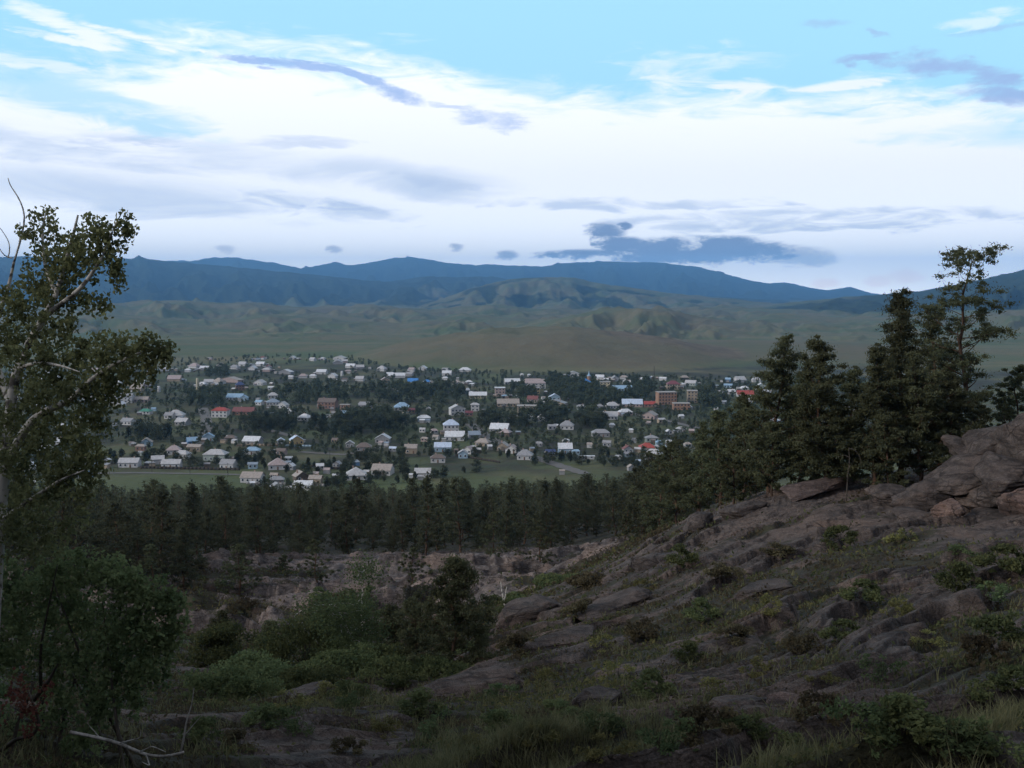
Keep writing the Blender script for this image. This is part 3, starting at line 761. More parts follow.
# dead twisted snag in front of the pines
x, y, H = top_h(848, 446, 55)
r_ = np.random.default_rng(5)
tp = bend((0, 0, 0), (0.05, 0, 1), H, 6, 0, 0.08, r_)
sn = [tube(tp, np.linspace(0.04, 0.02, 7), 6)]
sn.append(tube(bend(tp[6], (0.9, 0.1, 0.25), 1.3, 6, -1.6, 0.22, r_), np.linspace(0.03, 0.010, 7), 5)); sn.append(tube(bend(tp[5], (-0.7, 0.2, 0.5), 0.7, 5, -0.4, 0.25, r_), np.linspace(0.03, 0.008, 6), 5)); sn.append(tube(bend(tp[4], (0.5, -0.5, 0.6), 0.5, 4, 0.2, 0.25, r_), np.linspace(0.022, 0.008, 5), 5))
o = obj('dead_snag', np_mesh('dead_snag', *merge(sn), M['bark_dark'], smooth=True), None, (x, y, gz(x, y) - 0.1))
tag(o, 'slim dark bare dead snag with crooked top in front of the ridge pines', 'dead tree')

# ------------------------------------------------------------------ the outcrop at the right and loose rocks
def rock_geo(sx, sy, sz, seed, sub=5, strata=0.5, sharp=0.55):
    r = np.random.default_rng(seed)
    import bmesh
    bm = bmesh.new(); bmesh.ops.create_icosphere(bm, subdivisions=sub, radius=1)
    v = np.array([q.co[:] for q in bm.verts]); f = np.array([[q.index for q in p.verts] for p in bm.faces]); bm.free()
    # chop by random planes for flat broken faces
    for _ in range(16):
        nrm = r.normal(size=3); nrm[2] *= 0.6; nrm /= np.linalg.norm(nrm); dd = r.uniform(0.5, 0.85)
        e = v @ nrm - dd; v = v - np.outer(np.where(e > 0, e, 0) * sharp * 1.6, nrm)
    ox, oy = r.uniform(0, 50, 2)
    n = fbm(v[:, 0] * 1.6 + ox + v[:, 2] * 0.7, v[:, 1] * 1.6 + oy - v[:, 2] * 0.9, 4)
    v = v * (1 + 0.16 * n)[:, None]
    lz = v[:, 2] * 3.2 + 0.5 * fbm(v[:, 0] * 1.3 + oy, v[:, 1] * 1.3 + ox, 2) + 0.35 * v[:, 0]
    led = saw(lz, 0.35)
    v[:, :2] *= (1 - strata * 0.07 * led)[:, None]
    v = v * (1 + 0.03 * fbm(v[:, 0] * 7 + v[:, 2] * 5 + ox, v[:, 1] * 7 - v[:, 2] * 4, 3))[:, None]
    return v * np.array((sx, sy, sz)), f
def rock_at(px, py, d, sx, sy, sz, seed, rz=0.0, tilt=0.0):
    w_ = P(px, py, d)
    v, f = rock_geo(sx, sy, sz, seed)
    ct, st = math.cos(tilt), math.sin(tilt)
    v = np.stack([v[:, 0] * ct + v[:, 2] * st, v[:, 1], -v[:, 0] * st + v[:, 2] * ct], 1)
    c_, s_ = math.cos(rz), math.sin(rz)
    v = np.stack([v[:, 0] * c_ - v[:, 1] * s_, v[:, 0] * s_ + v[:, 1] * c_, v[:, 2]], 1)
    return v, f, w_
oc = P(985, 500, 48)
outc = empty('rock_outcrop', (oc[0], oc[1], gz(oc[0], oc[1])))
tag(outc, 'big layered granite outcrop rising at the right above the bare slope', 'rock outcrop')
SLABS = [ # px, py, d, size, tilt
 (1026, 440, 52, 4.2, 3.2, 1.15, -0.32, 'rock'), (1052, 448, 49, 3.6, 3.0, 1.9, -0.24, 'rock'), (962, 478, 50, 2.9, 2.4, 0.7, -0.30, 'rock'),
 (990, 496, 49, 2.8, 2.2, 0.9, -0.10, 'rock'), (928, 496, 50, 2.0, 1.8, 0.75, -0.2, 'rock'), (1022, 505, 46, 1.7, 1.5, 0.85, 0.1, 'rock_pink'), (1000, 470, 48, 2.2, 1.8, 0.7, -0.35, 'rock'),
 (948, 510, 47, 1.1, 0.9, 0.6, 0.25, 'rock_pink'), (893, 497, 52, 1.8, 1.5, 0.5, -0.15, 'rock'), (1000, 525, 46, 2.6, 1.8, 0.5, -0.05, 'rock'), (915, 518, 48, 1.7, 1.4, 0.4, -0.1, 'rock'), (975, 455, 53, 2.2, 2.0, 0.6, -0.3, 'rock')]
for i, (px, py, d, sx, sy, sz, tl, mt) in enumerate(SLABS):
    v, f, w_ = rock_at(px, py, d, sx, sy, sz, 300 + i, 0.2 * i, tl)
    o = obj('slab', np_mesh('slab', v, f, M[mt], smooth=True), outc, (w_[0] - oc[0], w_[1] - oc[1], w_[2] - gz(oc[0], oc[1])))
    if mt == 'rock_pink': o['label'] = 'pinkish freshly broken slab'
BOULD = [ # px, py, d, size, mat, label
 (812, 489, 58, 3.0, 1.3, 0.45, 'rock_pink', 'pale flat rock rim under the ridge pines, catching the light'),
 (745, 512, 57, 1.9, 1.2, 0.7, 'rock', 'rounded grey boulder at the lower end of the ridge rim'),
 (700, 531, 58, 1.5, 1.1, 0.7, 'rock', 'dark boulder where the ridge falls into the wood'),
 (475, 690, 25, 2.4, 0.8, 0.42, 'rock', 'long pale whaleback rock beside the grassy hollow'),
 (530, 620, 44, 2.4, 1.5, 0.65, 'rock', 'grey domed rock across the gully below the dead stem'),
 (612, 622, 39, 2.6, 1.2, 0.5, 'rock', 'dark tilted slab right of the domed rock'),
 (560, 657, 32, 2.2, 0.8, 0.3, 'rock', 'low flat pale slab in the heath left of centre slope'),
 (345, 600, 60, 3.0, 1.6, 1.0, 'rock', 'sloping rock shoulder behind the white-stemmed birch'),
 (885, 636, 20.5, 0.85, 0.5, 0.22, 'rock', 'flat light stone in the middle of the right slope'),
 (735, 700, 16, 0.75, 0.5, 0.26, 'rock', 'rounded stone by the yellow-green tuft above the bottom grass'),
 (785, 694, 15.5, 0.45, 0.35, 0.16, 'rock_pink', 'small pale pink stone near the lower middle of the slope'),
 (600, 702, 19, 0.7, 0.45, 0.3, 'rock', 'grey stone half sunk in the heath of the slope'),
 (375, 708, 20, 0.9, 0.6, 0.35, 'rock', 'rounded boulder above the blue-grey slabs'),
 (310, 690, 27, 1.1, 0.7, 0.35, 'rock', 'pale low rock behind the yellowish shrubs'),
 (890, 700, 13.5, 0.5, 0.35, 0.16, 'rock', 'flat angular stone low on the right slope'),
 (655, 560, 50, 1.7, 1.1, 0.5, 'rock', 'grey ledge block on the upper slope under the wood'),
 (760, 590, 34, 1.6, 0.8, 0.3, 'rock', 'long thin ledge stone high on the right slope'),
 (900, 570, 33, 1.8, 0.9, 0.4, 'rock', 'broad flat stone below the layered outcrop'),
]
for i, (px, py, d, sx, sy, sz, mt, lab) in enumerate(BOULD):
    w_ = P(px, py, d); z0 = gz(w_[0], d)
    v, f, _ = rock_at(px, py, d, sx, sy, sz, 400 + i, 0.35 + 0.13 * (i % 3), -0.12)
    o = obj('boulder', np_mesh('boulder', v, f, M[mt], smooth=True), None, (w_[0], d, z0 + sz * 0.15))
    tag(o, lab, 'rock')

# ------------------------------------------------------------------ shrubs, birches
def shrub_geo(w, h, seed, n=4000, size=0.07, aspect=0.55, stems=9, lumps=26, droop=0.0, cone=0.0):
    r = np.random.default_rng(seed)
    wood, cl, cr = [], [], []
    for i in range(stems):
        a = r.uniform(0, 6.28); l = r.uniform(0.4, 0.95)
        p = bend((r.normal() * .006, r.normal() * .006, 0), (math.cos(a) * 0.5, math.sin(a) * 0.5, 1), h * l, 5, 0.2, 0.16, r)
        p[:, 2] = np.maximum(p[:, 2], 0); p[:, :2] = np.clip(p[:, :2], -w * .48, w * .48)
        wood.append(tube(p, np.linspace(0.014 * h, 0.004 * h, 6), 4))
    for i in range(lumps):
        a = r.uniform(0, 6.28) + 0.5 * math.sin(i); t = r.uniform(0.08, 1.0)
        pr = math.sqrt(max(0.05, 1 - (2 * t - 0.75) ** 2 / 1.6)) if cone <= 0 else (1 - t) ** cone * 1.0 + 0.08
        q = r.uniform(0.15, 1) ** 0.5 * pr * w * 0.58 * (0.75 + 0.35 * math.sin(2.3 * a + seed))
        cl.append((math.cos(a) * q, math.sin(a) * q, t * h * 0.92)); cr.append(r.uniform(0.06, 0.22) * w)
    cl, cr = np.array(cl), np.array(cr)
    per = np.maximum(4, (n * cr ** 2 / (cr ** 2).sum()).astype(int))
    c_ = np.repeat(cl, per, 0); rr = np.repeat(cr, per)
    d = r.normal(size=(len(c_), 3)); d /= np.linalg.norm(d, axis=1)[:, None]
    c_ = c_ + d * (rr * r.uniform(0, 1, len(rr)) ** 0.45)[:, None] * np.array((1, 1, min(1.0, 0.75 * h / w + 0.2)))
    c_[:, 2] = np.abs(c_[:, 2])
    return merge(wood), leaf_cards(c_, size, aspect, droop, r)
GULLY = [ # name, px, tip, d, width, leaves, size, mat, cone, label, cat
 ('bush', 252, 652, 31, 3.6, 9000, 0.10, 'thicket_leaf', 0, 'big dark green rounded bush in the gully left of centre', 'bush'),
 ('bush', 305, 668, 30, 3.0, 7000, 0.10, 'shrub_leaf', 0, 'brownish-green bush right beside the big rounded gully bush', 'bush'),
 ('bush', 305, 615, 45, 4.4, 8000, 0.13, 'shrub_leaf', 0, 'dark wide bush behind the big rounded gully bush', 'bush'),
 ('bush', 228, 668, 27, 2.2, 6000, 0.09, 'shrub_leaf', 0, 'small dark bush at the left foot of the big gully bush', 'bush'),
 ('bush', 560, 583, 66, 4.6, 8000, 0.16, 'shrub_leaf', 0, 'round dark juniper bush beside the forked dead stem', 'bush'),
 ('bush', 590, 612, 52, 3.0, 6000, 0.13, 'heath_leaf', 0, 'low brown bush on the edge of the domed rock', 'bush'),
 ('bush', 395, 648, 40, 3.6, 9000, 0.12, 'shrub_leaf', 0, 'dark bush between the white-stemmed birch and the dark gully pine', 'bush'),
 ('bush', 470, 640, 37, 3.0, 8000, 0.12, 'shrub_leaf', 0, 'dark bush at the right foot of the gully conifer', 'bush'),
 ('bush', 335, 655, 38, 3.6, 8000, 0.12, 'shrub_leaf', 0, 'shadowy bush below the white-stemmed birch', 'bush'),
 ('bush', 215, 625, 48, 4.0, 7000, 0.14, 'shrub_leaf', 0, 'dark bush on the left bank of the gully', 'bush'),
 ('bush', 420, 665, 31, 2.6, 7000, 0.10, 'shrub_leaf', 0, 'dense dark bush at the left foot of the gully conifer', 'bush'),
 ('pine_tree', 452, 560, 33, 2.9, 15000, 0.17, 'needles', 0.7, 'dark broad young pine standing in the gully at centre', 'pine tree'),
 ('pine_tree', 418, 600, 40, 2.4, 9000, 0.17, 'needles', 0.7, 'smaller dark pine left of the gully pine', 'pine tree'),
 ('pine_tree', 318, 612, 60, 3.0, 9000, 0.22, 'needles', 0.7, 'dark pine rising from the gully left of the white-stemmed birch', 'pine tree'),
 ('pine_tree', 275, 622, 56, 3.0, 9000, 0.22, 'needles', 0.7, 'dark pine behind the big rounded gully bush', 'pine tree'),
 ('pine_tree', 392, 606, 58, 3.0, 9000, 0.22, 'needles', 0.7, 'dark pine behind the white-stemmed birch', 'pine tree'),
 ('pine_tree', 486, 612, 56, 3.0, 9000, 0.22, 'needles', 0.7, 'dark pine right of the gully pine, under the terrace', 'pine tree'),
 ('pine_tree', 222, 612, 62, 3.0, 8000, 0.22, 'needles', 0.7, 'pine on the left bank of the gully by the big birch', 'pine tree'),
 ('bush', 345, 690, 25, 1.6, 5000, 0.08, 'shrub_leaf', 0, 'low dark bush at the mouth of the gully', 'bush'),
 ('bush', 520, 600, 62, 2.6, 5000, 0.14, 'shrub_leaf', 0, 'low bush at the foot of the forked dead stem', 'bush'),
 ('pine_tree', 412, 548, 98, 4.2, 6000, 0.30, 'needles', 0.7, 'young pine growing from the crack of the far slab', 'pine tree'),
 ('pine_tree', 240, 545, 96, 4.0, 6000, 0.30, 'needles', 0.7, 'young pine on the left part of the far slabs', 'pine tree'),
 ('pine_tree', 318, 540, 104, 4.2, 6000, 0.30, 'needles', 0.7, 'young pine between the two pale far slabs', 'pine tree'),
 ('pine_tree', 285, 555, 110, 3.6, 5000, 0.30, 'needles', 0.7, 'stunted pine at the back of the left far slab', 'pine tree'),
 ('pine_tree', 540, 520, 112, 4.6, 6000, 0.30, 'needles', 0.7, 'young pine at the back edge of the right far slab', 'pine tree'),
 ('pine_tree', 625, 505, 108, 4.8, 6000, 0.30, 'needles', 0.7, 'pine at the right end of the far slabs under the ridge', 'pine tree'),
 ('pine_tree', 495, 515, 118, 4.2, 6000, 0.30, 'needles', 0.7, 'slim pine behind the middle of the far slabs', 'pine tree'),
 ('pine_tree', 150, 545, 92, 4.4, 6000, 0.30, 'needles', 0.7, 'pine left of the far slabs beside the big birch', 'pine tree'),
]
for i, (nm, px, tip, d, w, n, sz, mt, cone, lab, cat) in enumerate(GULLY):
    x, y, H = top_h(px, tip, d); H = max(H, 0.6)
    if nm == 'pine_tree' and d < 70: g = pine_geo(H, 500 + i, 0.03, 0.25 + 0.05 * (i % 2), False, (0, 0), needles=int(n * 1.6), size=sz * .8, limb_n=58, clump=2.3)
    elif nm == 'pine_tree': g = pine_geo(H, 500 + i, 0.05, 0.30, False, (0, 0), needles=n, size=sz * .8)
    else: g = shrub_geo(w, H, 500 + i, n, sz, 0.6, cone=cone, lumps=34)
    tree_thing(nm, g, M['bark_dark'] if nm == 'bush' else M['pine_bark'], M[mt], (x, y, gz(x, y) - 0.1), lab, cat, 'bushes in the gully' if nm == 'bush' else 'young pines about the slabs')

def birch_small(px, tip, d, w, n, seed, lab):
    x, y, H = top_h(px, tip, d)
    r = np.random.default_rng(seed)
    wood, cl = [], []
    for k in range(3):
        a = r.uniform(0, 6.28)
        p = bend((0.02 * k, 0, 0), (0.35 * math.cos(a), 0.35 * math.sin(a), 1), H * (0.95 - 0.12 * k), 8, 0.2, 0.09, r)
        wood.append(tube(p, np.linspace(0.07, 0.012, 9), 6))
        for j in range(9):
            q = p[3 + j % 6] if j < 8 else p[-1]
            b_ = bend(q, (r.normal(), r.normal(), 0.5), w * 0.42 * r.uniform(.5, 1), 4, -0.5, 0.2, r)
            wood.append(tube(b_, np.linspace(0.02, 0.005, 5), 4)); cl += [b_[2], b_[3], b_[4]]
    cl = np.array(cl); c_ = np.repeat(cl, n // len(cl), 0)
    c_ = c_ + r.normal(size=c_.shape) * np.array((0.30, 0.30, 0.28)) * w * 0.32
    c_[:, 2] = np.abs(c_[:, 2])
    tree_thing('birch_tree', (merge(wood), leaf_cards(c_, 0.11, 0.7, 0.5, r)), M['birch_bark'], M['green_leaf'], (x, y, gz(x, y) - 0.1), lab, 'birch tree')
birch_small(368, 566, 44, 3.6, 9000, 61, 'small birch with several white stems left of the gully pine')
birch_small(340, 590, 52, 3.2, 6000, 62, 'thin birch half hidden behind the white-stemmed birch')
# forked dead stem across the gully
x, y, H = top_h(506, 580, 58)
r_ = np.random.default_rng(9)
p1 = bend((0, 0, 0), (-0.12, 0, 1), H, 6, 0, 0.10, r_); p2 = bend(p1[2], (0.35, 0, 1), H * 0.5, 5, 0.3, 0.12, r_)
o = obj('dead_birch', np_mesh('dead_birch', *merge([tube(p1, np.linspace(0.09, 0.03, 7), 6), tube(p2, np.linspace(0.06, 0.02, 6), 5)]), M['birch_bark'], smooth=True), None, (x, y, gz(x, y) - 0.1))
tag(o, 'pale forked dead birch stem across the gully beside the round juniper', 'dead tree')

# ------------------------------------------------------------------ the big birch at the left edge
def crown_from(clusters, leaf, aspect, droop, seed, dens=1.0, zstr=1.0):
    r = np.random.default_rng(seed); cs = []
    for px, py, d, rad, dn in clusters:
        w_ = P(px, py, d); R_ = rad * d / 1000.0
        n = int(dn * dens)
        # twigs hang in strings, so leaves bunch along short drooping lines
        ns = max(3, n // 16)
        st = blob_pts(w_, R_, R_ * zstr, ns, r)
        L = r.uniform(0.06, 0.30, ns)
        k = 16
        t = r.uniform(0, 1, (ns, k))
        pts = st[:, None] + np.stack([r.normal(size=(ns, k)) * 0.035, r.normal(size=(ns, k)) * 0.035, -t * L[:, None]], -1)
        cs.append(pts.reshape(-1, 3))
    return leaf_cards(np.concatenate(cs), leaf, aspect, droop, r)
def path_px(lst):
    return np.array([P(a, b, d) for a, b, d in lst])
def smooth_path(p, n=20):
    t = np.linspace(0, 1, len(p)); u = np.linspace(0, 1, n)
    q = np.stack([np.interp(u, t, p[:, k]) for k in range(3)], 1)
    for _ in range(2): q[1:-1] = 0.25 * q[:-2] + 0.5 * q[1:-1] + 0.25 * q[2:]
    return q
bx, by = P(-12, 720, 12)[:2]
birch = empty('birch_tree', (bx, by, gz(bx, by) - 0.2))
tag(birch, 'big leaning birch with drooping leafy twigs filling the left edge', 'birch tree')
def rel(v): return v - np.array(birch.location)
bw = []
def limb(lst, r0, r1, n=20, ns=8):
    p = smooth_path(path_px(lst), n); bw.append(tube(rel(p), np.linspace(r0, r1, n), ns)); return p
limb([(-12, 790, 12), (-8, 640, 12), (-2, 540, 12), (4, 470, 12), (11, 405, 12.0), (15, 375, 12.0), (29, 343, 12.1), (45, 316, 12.2), (56, 296, 12.3), (66, 262, 12.4), (74, 232, 12.4), (78, 215, 12.4)], 0.095, 0.012, 40)
limb([(4, 470, 12), (29, 420, 11.8), (52, 408, 11.6), (72, 400, 11.5), (86, 383, 11.4), (110, 366, 11.3), (140, 352, 11.2), (168, 346, 11.2)], 0.055, 0.008, 24)
limb([(18, 368, 12), (40, 362, 11.7), (62, 366, 11.5), (80, 372, 11.4)], 0.028, 0.006)
limb([(45, 316, 12.2), (80, 290, 12.0), (100, 262, 12.0), (112, 232, 12.0), (122, 212, 12.0)], 0.035, 0.006)
limb([(56, 296, 12.3), (44, 262, 12.5), (42, 230, 12.6), (46, 212, 12.6)], 0.03, 0.006)
limb([(11, 405, 12), (-6, 360, 12.4), (-4, 320, 12.6), (8, 290, 12.8), (14, 262, 12.8)], 0.05, 0.016)
# bare tips at the left
limb([(14, 262, 12.8), (22, 236, 12.8), (26, 214, 12.8), (18, 196, 12.8), (10, 186, 12.8), (8, 178, 12.8)], 0.014, 0.005, 14, 5)
limb([(14, 262, 12.8), (20, 242, 12.8), (20, 222, 12.8)], 0.010, 0.004, 8, 5)
limb([(12, 258, 12.8), (4, 256, 12.8), (-2, 246, 12.8)], 0.010, 0.004, 8, 5)
limb([(8, 258, 12.8), (11, 246, 12.8), (6, 236, 12.8), (0, 228, 12.8)], 0.009, 0.004, 8, 5)
limb([(2, 520, 12), (30, 500, 11.6), (60, 480, 11.3), (85, 470, 11.2)], 0.035, 0.006)
limb([(-2, 560, 12), (-12, 520, 12.6), (-30, 470, 13)], 0.05, 0.01)
obj('trunk', np_mesh('trunk', *merge(bw), M['birch_bark'], smooth=True), birch)
BC = [ # px, py, d, radius px, leaves
 (44, 214, 12.6, 15, 150), (38, 236, 12.6, 20, 260), (58, 240, 12.5, 20, 260), (76, 236, 12.3, 18, 240), (94, 222, 12.1, 17, 240), (110, 232, 12, 18, 260), (122, 222, 12, 11, 150), (125, 210, 12, 5, 40),
 (100, 250, 12.1, 22, 330), (115, 262, 12, 12, 150), (118, 275, 12, 8, 70), (80, 262, 12.3, 24, 380), (56, 266, 12.4, 24, 400), (36, 272, 12.6, 20, 260), (98, 290, 12, 9, 90), (104, 300, 12, 6, 50), (84, 292, 12.2, 12, 140),
 (28, 296, 12.6, 26, 420), (8, 300, 12.7, 20, 280), (58, 298, 12.3, 24, 360), (20, 330, 12.4, 30, 520), (48, 330, 12, 26, 420), (70, 318, 12.1, 12, 120), (-10, 330, 12.6, 26, 360),
 (84, 338, 11.8, 13, 160), (78, 350, 11.8, 14, 180), (108, 338, 11.5, 14, 180), (126, 340, 11.3, 17, 260), (146, 342, 11.2, 16, 260), (162, 344, 11.2, 12, 170), (168, 352, 11.2, 8, 80),
 (104, 358, 11.4, 24, 420), (132, 362, 11.3, 17, 260), (150, 358, 11.2, 12, 130), (70, 366, 11.8, 24, 380), (30, 370, 12.2, 30, 480), (0, 380, 12.3, 30, 450), (88, 392, 11.5, 24, 420), (112, 384, 11.4, 18, 240), (56, 402, 12, 28, 430),
 (20, 418, 12.2, 30, 460), (-10, 430, 12.3, 30, 420), (82, 424, 11.5, 22, 360), (100, 414, 11.4, 13, 150), (50, 440, 12, 30, 480), (80, 452, 11.4, 20, 300), (96, 446, 11.3, 12, 150), (98, 462, 11.3, 8, 70), (20, 462, 12, 30, 430),
 (66, 474, 11.5, 17, 200), (50, 492, 11.6, 17, 200), (30, 504, 12, 28, 360), (-8, 480, 12.2, 30, 400), (70, 462, 11.6, 16, 200), (84, 490, 11.4, 12, 110), (80, 506, 11.4, 9, 60), (5, 530, 12, 30, 380), (40, 532, 12, 24, 300), (64, 520, 11.7, 13, 110), (88, 475, 11.4, 9, 80), (12, 350, 11.5, 18, 200), (30, 385, 11.4, 20, 240), (8, 410, 11.4, 18, 200), (36, 430, 11.3, 18, 200), (6, 455, 11.4, 18, 200), (22, 490, 11.4, 18, 180), (6, 515, 11.4, 16, 150), (45, 345, 11.6, 14, 130), (60, 385, 11.2, 14, 140), (48, 465, 11.3, 16, 160)]
lv, lf = crown_from(BC, 0.052, 0.75, 0.9, 71, 1.35)
obj('crown', np_mesh('crown', rel(lv), lf, M['birch_leaf']), birch)
# leafy young birch thicket below it
yb = P(85, 700, 12.5)
yb_o = empty('birch_thicket', (yb[0], yb[1], gz(yb[0], yb[1]) - 0.1))
tag(yb_o, 'dense bright-green young birch thicket in the lower left corner', 'birch thicket')
lo_ = np.array(yb_o.location)
r_ = np.random.default_rng(33); ws = []
for k in range(6):
    a_ = P(r_.uniform(20, 150), 760, 12.5 + r_.uniform(-0.8, 0.8)); a_[2] = gz(a_[0], a_[1]) - 0.1
    b_ = P(r_.uniform(20, 175), r_.uniform(560, 640), 12.3 + r_.uniform(-0.8, 0.8))
    mid_ = (a_ + b_) / 2 + r_.normal(size=3) * 0.12
    ws.append(tube(smooth_path(np.array([a_, mid_, b_]) - lo_, 12), np.linspace(0.03, 0.006, 12), 5))
obj('trunk', np_mesh('trunk', *merge(ws), M['bark_dark'], smooth=True), yb_o)
TC = [(60, 566, 12.4, 28, 380), (95, 562, 12.2, 26, 340), (120, 580, 12, 28, 380), (150, 588, 12, 24, 330), (172, 598, 11.9, 15, 170), (178, 618, 11.9, 12, 110), (30, 590, 12.6, 34, 480), (0, 580, 12.8, 36, 480), (70, 606, 12.3, 38, 560), (110, 622, 12, 36, 520),
      (150, 622, 11.9, 28, 400), (168, 640, 11.9, 16, 170), (-10, 630, 12.6, 40, 560), (30, 640, 12.4, 38, 520), (75, 656, 12.2, 38, 520), (118, 664, 12, 32, 420), (150, 664, 11.9, 20, 220), (134, 690, 12, 16, 120), (100, 700, 12, 26, 260), (60, 696, 12.1, 26, 260), (-20, 690, 12.6, 34, 380), (20, 730, 12.4, 26, 240), (85, 735, 12, 24, 200)]
lv, lf = crown_from(TC, 0.055, 0.75, 0.5, 72, 2.7, 0.9)
obj('crown', np_mesh('crown', lv - lo_, lf, M['thicket_leaf']), yb_o)
# reddened sprig
rb = P(22, 735, 10.5)
rb_o = empty('red_leaved_shrub', (rb[0], rb[1], gz(rb[0], rb[1]) - 0.1))
tag(rb_o, 'small shrub with rust-red leaves and a looping grey stem, lower left corner', 'shrub')
lo_ = np.array(rb_o.location)
st = [smooth_path(path_px(l), 18) - lo_ for l in ([(0, 775, 10.5), (14, 742, 10.5), (18, 720, 10.5), (28, 700, 10.4), (34, 682, 10.4)], [(0, 752, 10.6), (16, 738, 10.4), (34, 736, 10.3), (40, 722, 10.3), (34, 706, 10.3), (28, 690, 10.4)], [(34, 700, 10.4), (48, 682, 10.2), (58, 664, 10.1)])]
obj('stem', np_mesh('stem', *merge([tube(s_, np.linspace(0.026, 0.010, len(s_)), 6) for s_ in st]), M['bark_dark'], smooth=True), rb_o)
lv, lf = crown_from([(22, 688, 10.3, 14, 110), (32, 704, 10.3, 10, 80), (10, 698, 10.4, 12, 60), (30, 722, 10.2, 8, 40), (44, 684, 10.2, 10, 40), (14, 672, 10.4, 10, 40)], 0.05, 0.6, 0.6, 73, 1.0)
obj('leaves', np_mesh('leaves', lv - lo_, lf, M['red_leaf']), rb_o)
# fallen bleached branch
fb = P(150, 752, 11.5)
fz = gz(fb[0], fb[1])
r_ = np.random.default_rng(14)
fpts = [[(70, 732, 11.6), (95, 737, 11.6), (120, 743, 11.5), (138, 752, 11.5), (150, 756, 11.5), (168, 757, 11.5), (184, 752, 11.6)], [(180, 754, 11.6), (184, 738, 11.6), (186, 722, 11.6), (192, 704, 11.6), (194, 688, 11.6)], [(184, 736, 11.6), (194, 724, 11.6), (205, 712, 11.6)], [(140, 752, 11.5), (152, 746, 11.4), (166, 752, 11.4)], [(120, 743, 11.5), (140, 738, 11.4), (141, 730, 11.4)], [(146, 755, 11.5), (150, 766, 11.3), (142, 762, 11.3)], [(100, 738, 11.6), (88, 724, 11.7)]]
fr_ = [(0.022, 0.016), (0.015, 0.005), (0.009, 0.003), (0.010, 0.004), (0.009, 0.003), (0.010, 0.003), (0.009, 0.003)]
fm = merge([tube(smooth_path(path_px(l), 16) - np.array((fb[0], fb[1], fz)), np.linspace(a, b, 16), 6) for l, (a, b) in zip(fpts, fr_)])
o = obj('fallen_branch', np_mesh('fallen_branch', *fm, M['dead_wood'], smooth=True), None, (fb[0], fb[1], fz))
tag(o, 'bleached fallen branch with upright twigs at the bottom left', 'branch')

# ------------------------------------------------------------------ heath cushions, tufts and grass on the slope
CUSH = []
r_ = np.random.default_rng(21)
kinds = [('heath_cushion', 'heath_leaf'), ('juniper_cushion', 'shrub_leaf'), ('leafy_tuft', 'yellow_leaf'), ('leafy_tuft', 'green_leaf')]
protos = {}
for k, (nm, mt) in enumerate(kinds):
    for q in range(3):
        wv = shrub_geo(1.0, 0.50 if k < 2 else 0.62, 700 + 10 * k + q, 1500 if k < 2 else 800, 0.075 if k < 2 else 0.07, 0.5, 7, 18)
        protos[(k, q)] = (np_mesh('stems', *wv[0], M['bark_dark']), np_mesh('leaves', *wv[1], M[mt]))
def cushion(k, q, x, y, s, lab):
    o = empty(kinds[k][0], (x, y, gz(x, y) - 0.05 * s), r_.uniform(0, 6.28)); o.scale = (s, s, s * r_.uniform(0.7, 1.1))
    tag(o, lab, 'shrub', 'low cushions on the rocky slope')
    obj('stems', protos[(k, q)][0], o); obj('leaves', protos[(k, q)][1], o)
WORD = ['brown heath cushion', 'dark juniper cushion', 'yellowish leafy tuft', 'green leafy tuft']
spots = [(290, 712, 22, 2, 1.0), (330, 702, 23, 2, 1.1), (350, 716, 20, 3, .9), (265, 725, 19, 1, 1.1), (300, 735, 17, 3, .8), (385, 735, 17.5, 2, .8), (420, 715, 20, 1, 1.3), (440, 742, 16, 3, .9), (400, 690, 26, 1, 1.5),
 (500, 700, 21, 3, 1.0), (540, 690, 23, 2, 1.0), (560, 720, 18, 1, 1.0), (620, 680, 22, 2, 1.1), (650, 700, 19, 1, 1.2), (600, 735, 16, 3, 1.0), (540, 745, 14.5, 2, .7), (700, 740, 14, 0, .9), (760, 675, 20, 2, .9), (800, 650, 23, 0, 1.3),
 (860, 600, 29, 1, 1.6), (900, 615, 26, 2, 1.3), (960, 590, 27, 1, 1.8), (1000, 575, 29, 1, 2.0), (990, 610, 23, 3, 1.4), (930, 650, 19, 2, 1.0), (980, 660, 17, 0, 1.0), (1010, 700, 13, 1, 1.0), (900, 738, 11.2, 1, 1.0), (940, 745, 10.8, 3, .9),
 (985, 750, 10, 1, .9), (860, 745, 11.4, 3, .7), (820, 730, 13, 0, .8), (760, 735, 13.5, 1, .8), (640, 640, 30, 0, 1.6), (700, 620, 31, 1, 1.6), (720, 585, 37, 0, 1.8), (600, 650, 31, 2, 1.2), (680, 570, 45, 1, 2.0), (640, 590, 45, 2, 1.6),
 (780, 560, 42, 0, 1.8), (840, 548, 42, 1, 2.0), (900, 545, 40, 2, 1.4), (820, 690, 16, 2, .7), (880, 680, 16.5, 3, .8), (740, 640, 26, 0, 1.3), (690, 660, 24, 1, 1.2), (580, 620, 41, 0, 1.6), (520, 655, 34, 0, 1.5), (500, 730, 17, 1, 1.0),
 (660, 752, 13, 3, .8), (470, 752, 14.5, 2, .7), (610, 758, 13, 2, .7), (720, 702, 17, 2, .8), (240, 748, 15.5, 0, .9), (200, 742, 16, 1, .9), (345, 752, 15, 0, .7), (770, 610, 31, 2, 1.2), (960, 560, 33, 3, 1.6), (840, 640, 22, 1, 1.2), (1015, 640, 19, 1, 1.5)]
for i, (px, py, d, k, s) in enumerate(spots):
    w_ = P(px, py, d)
    CUSH.append((k, i % 3, w_[0], d, s, px, py))
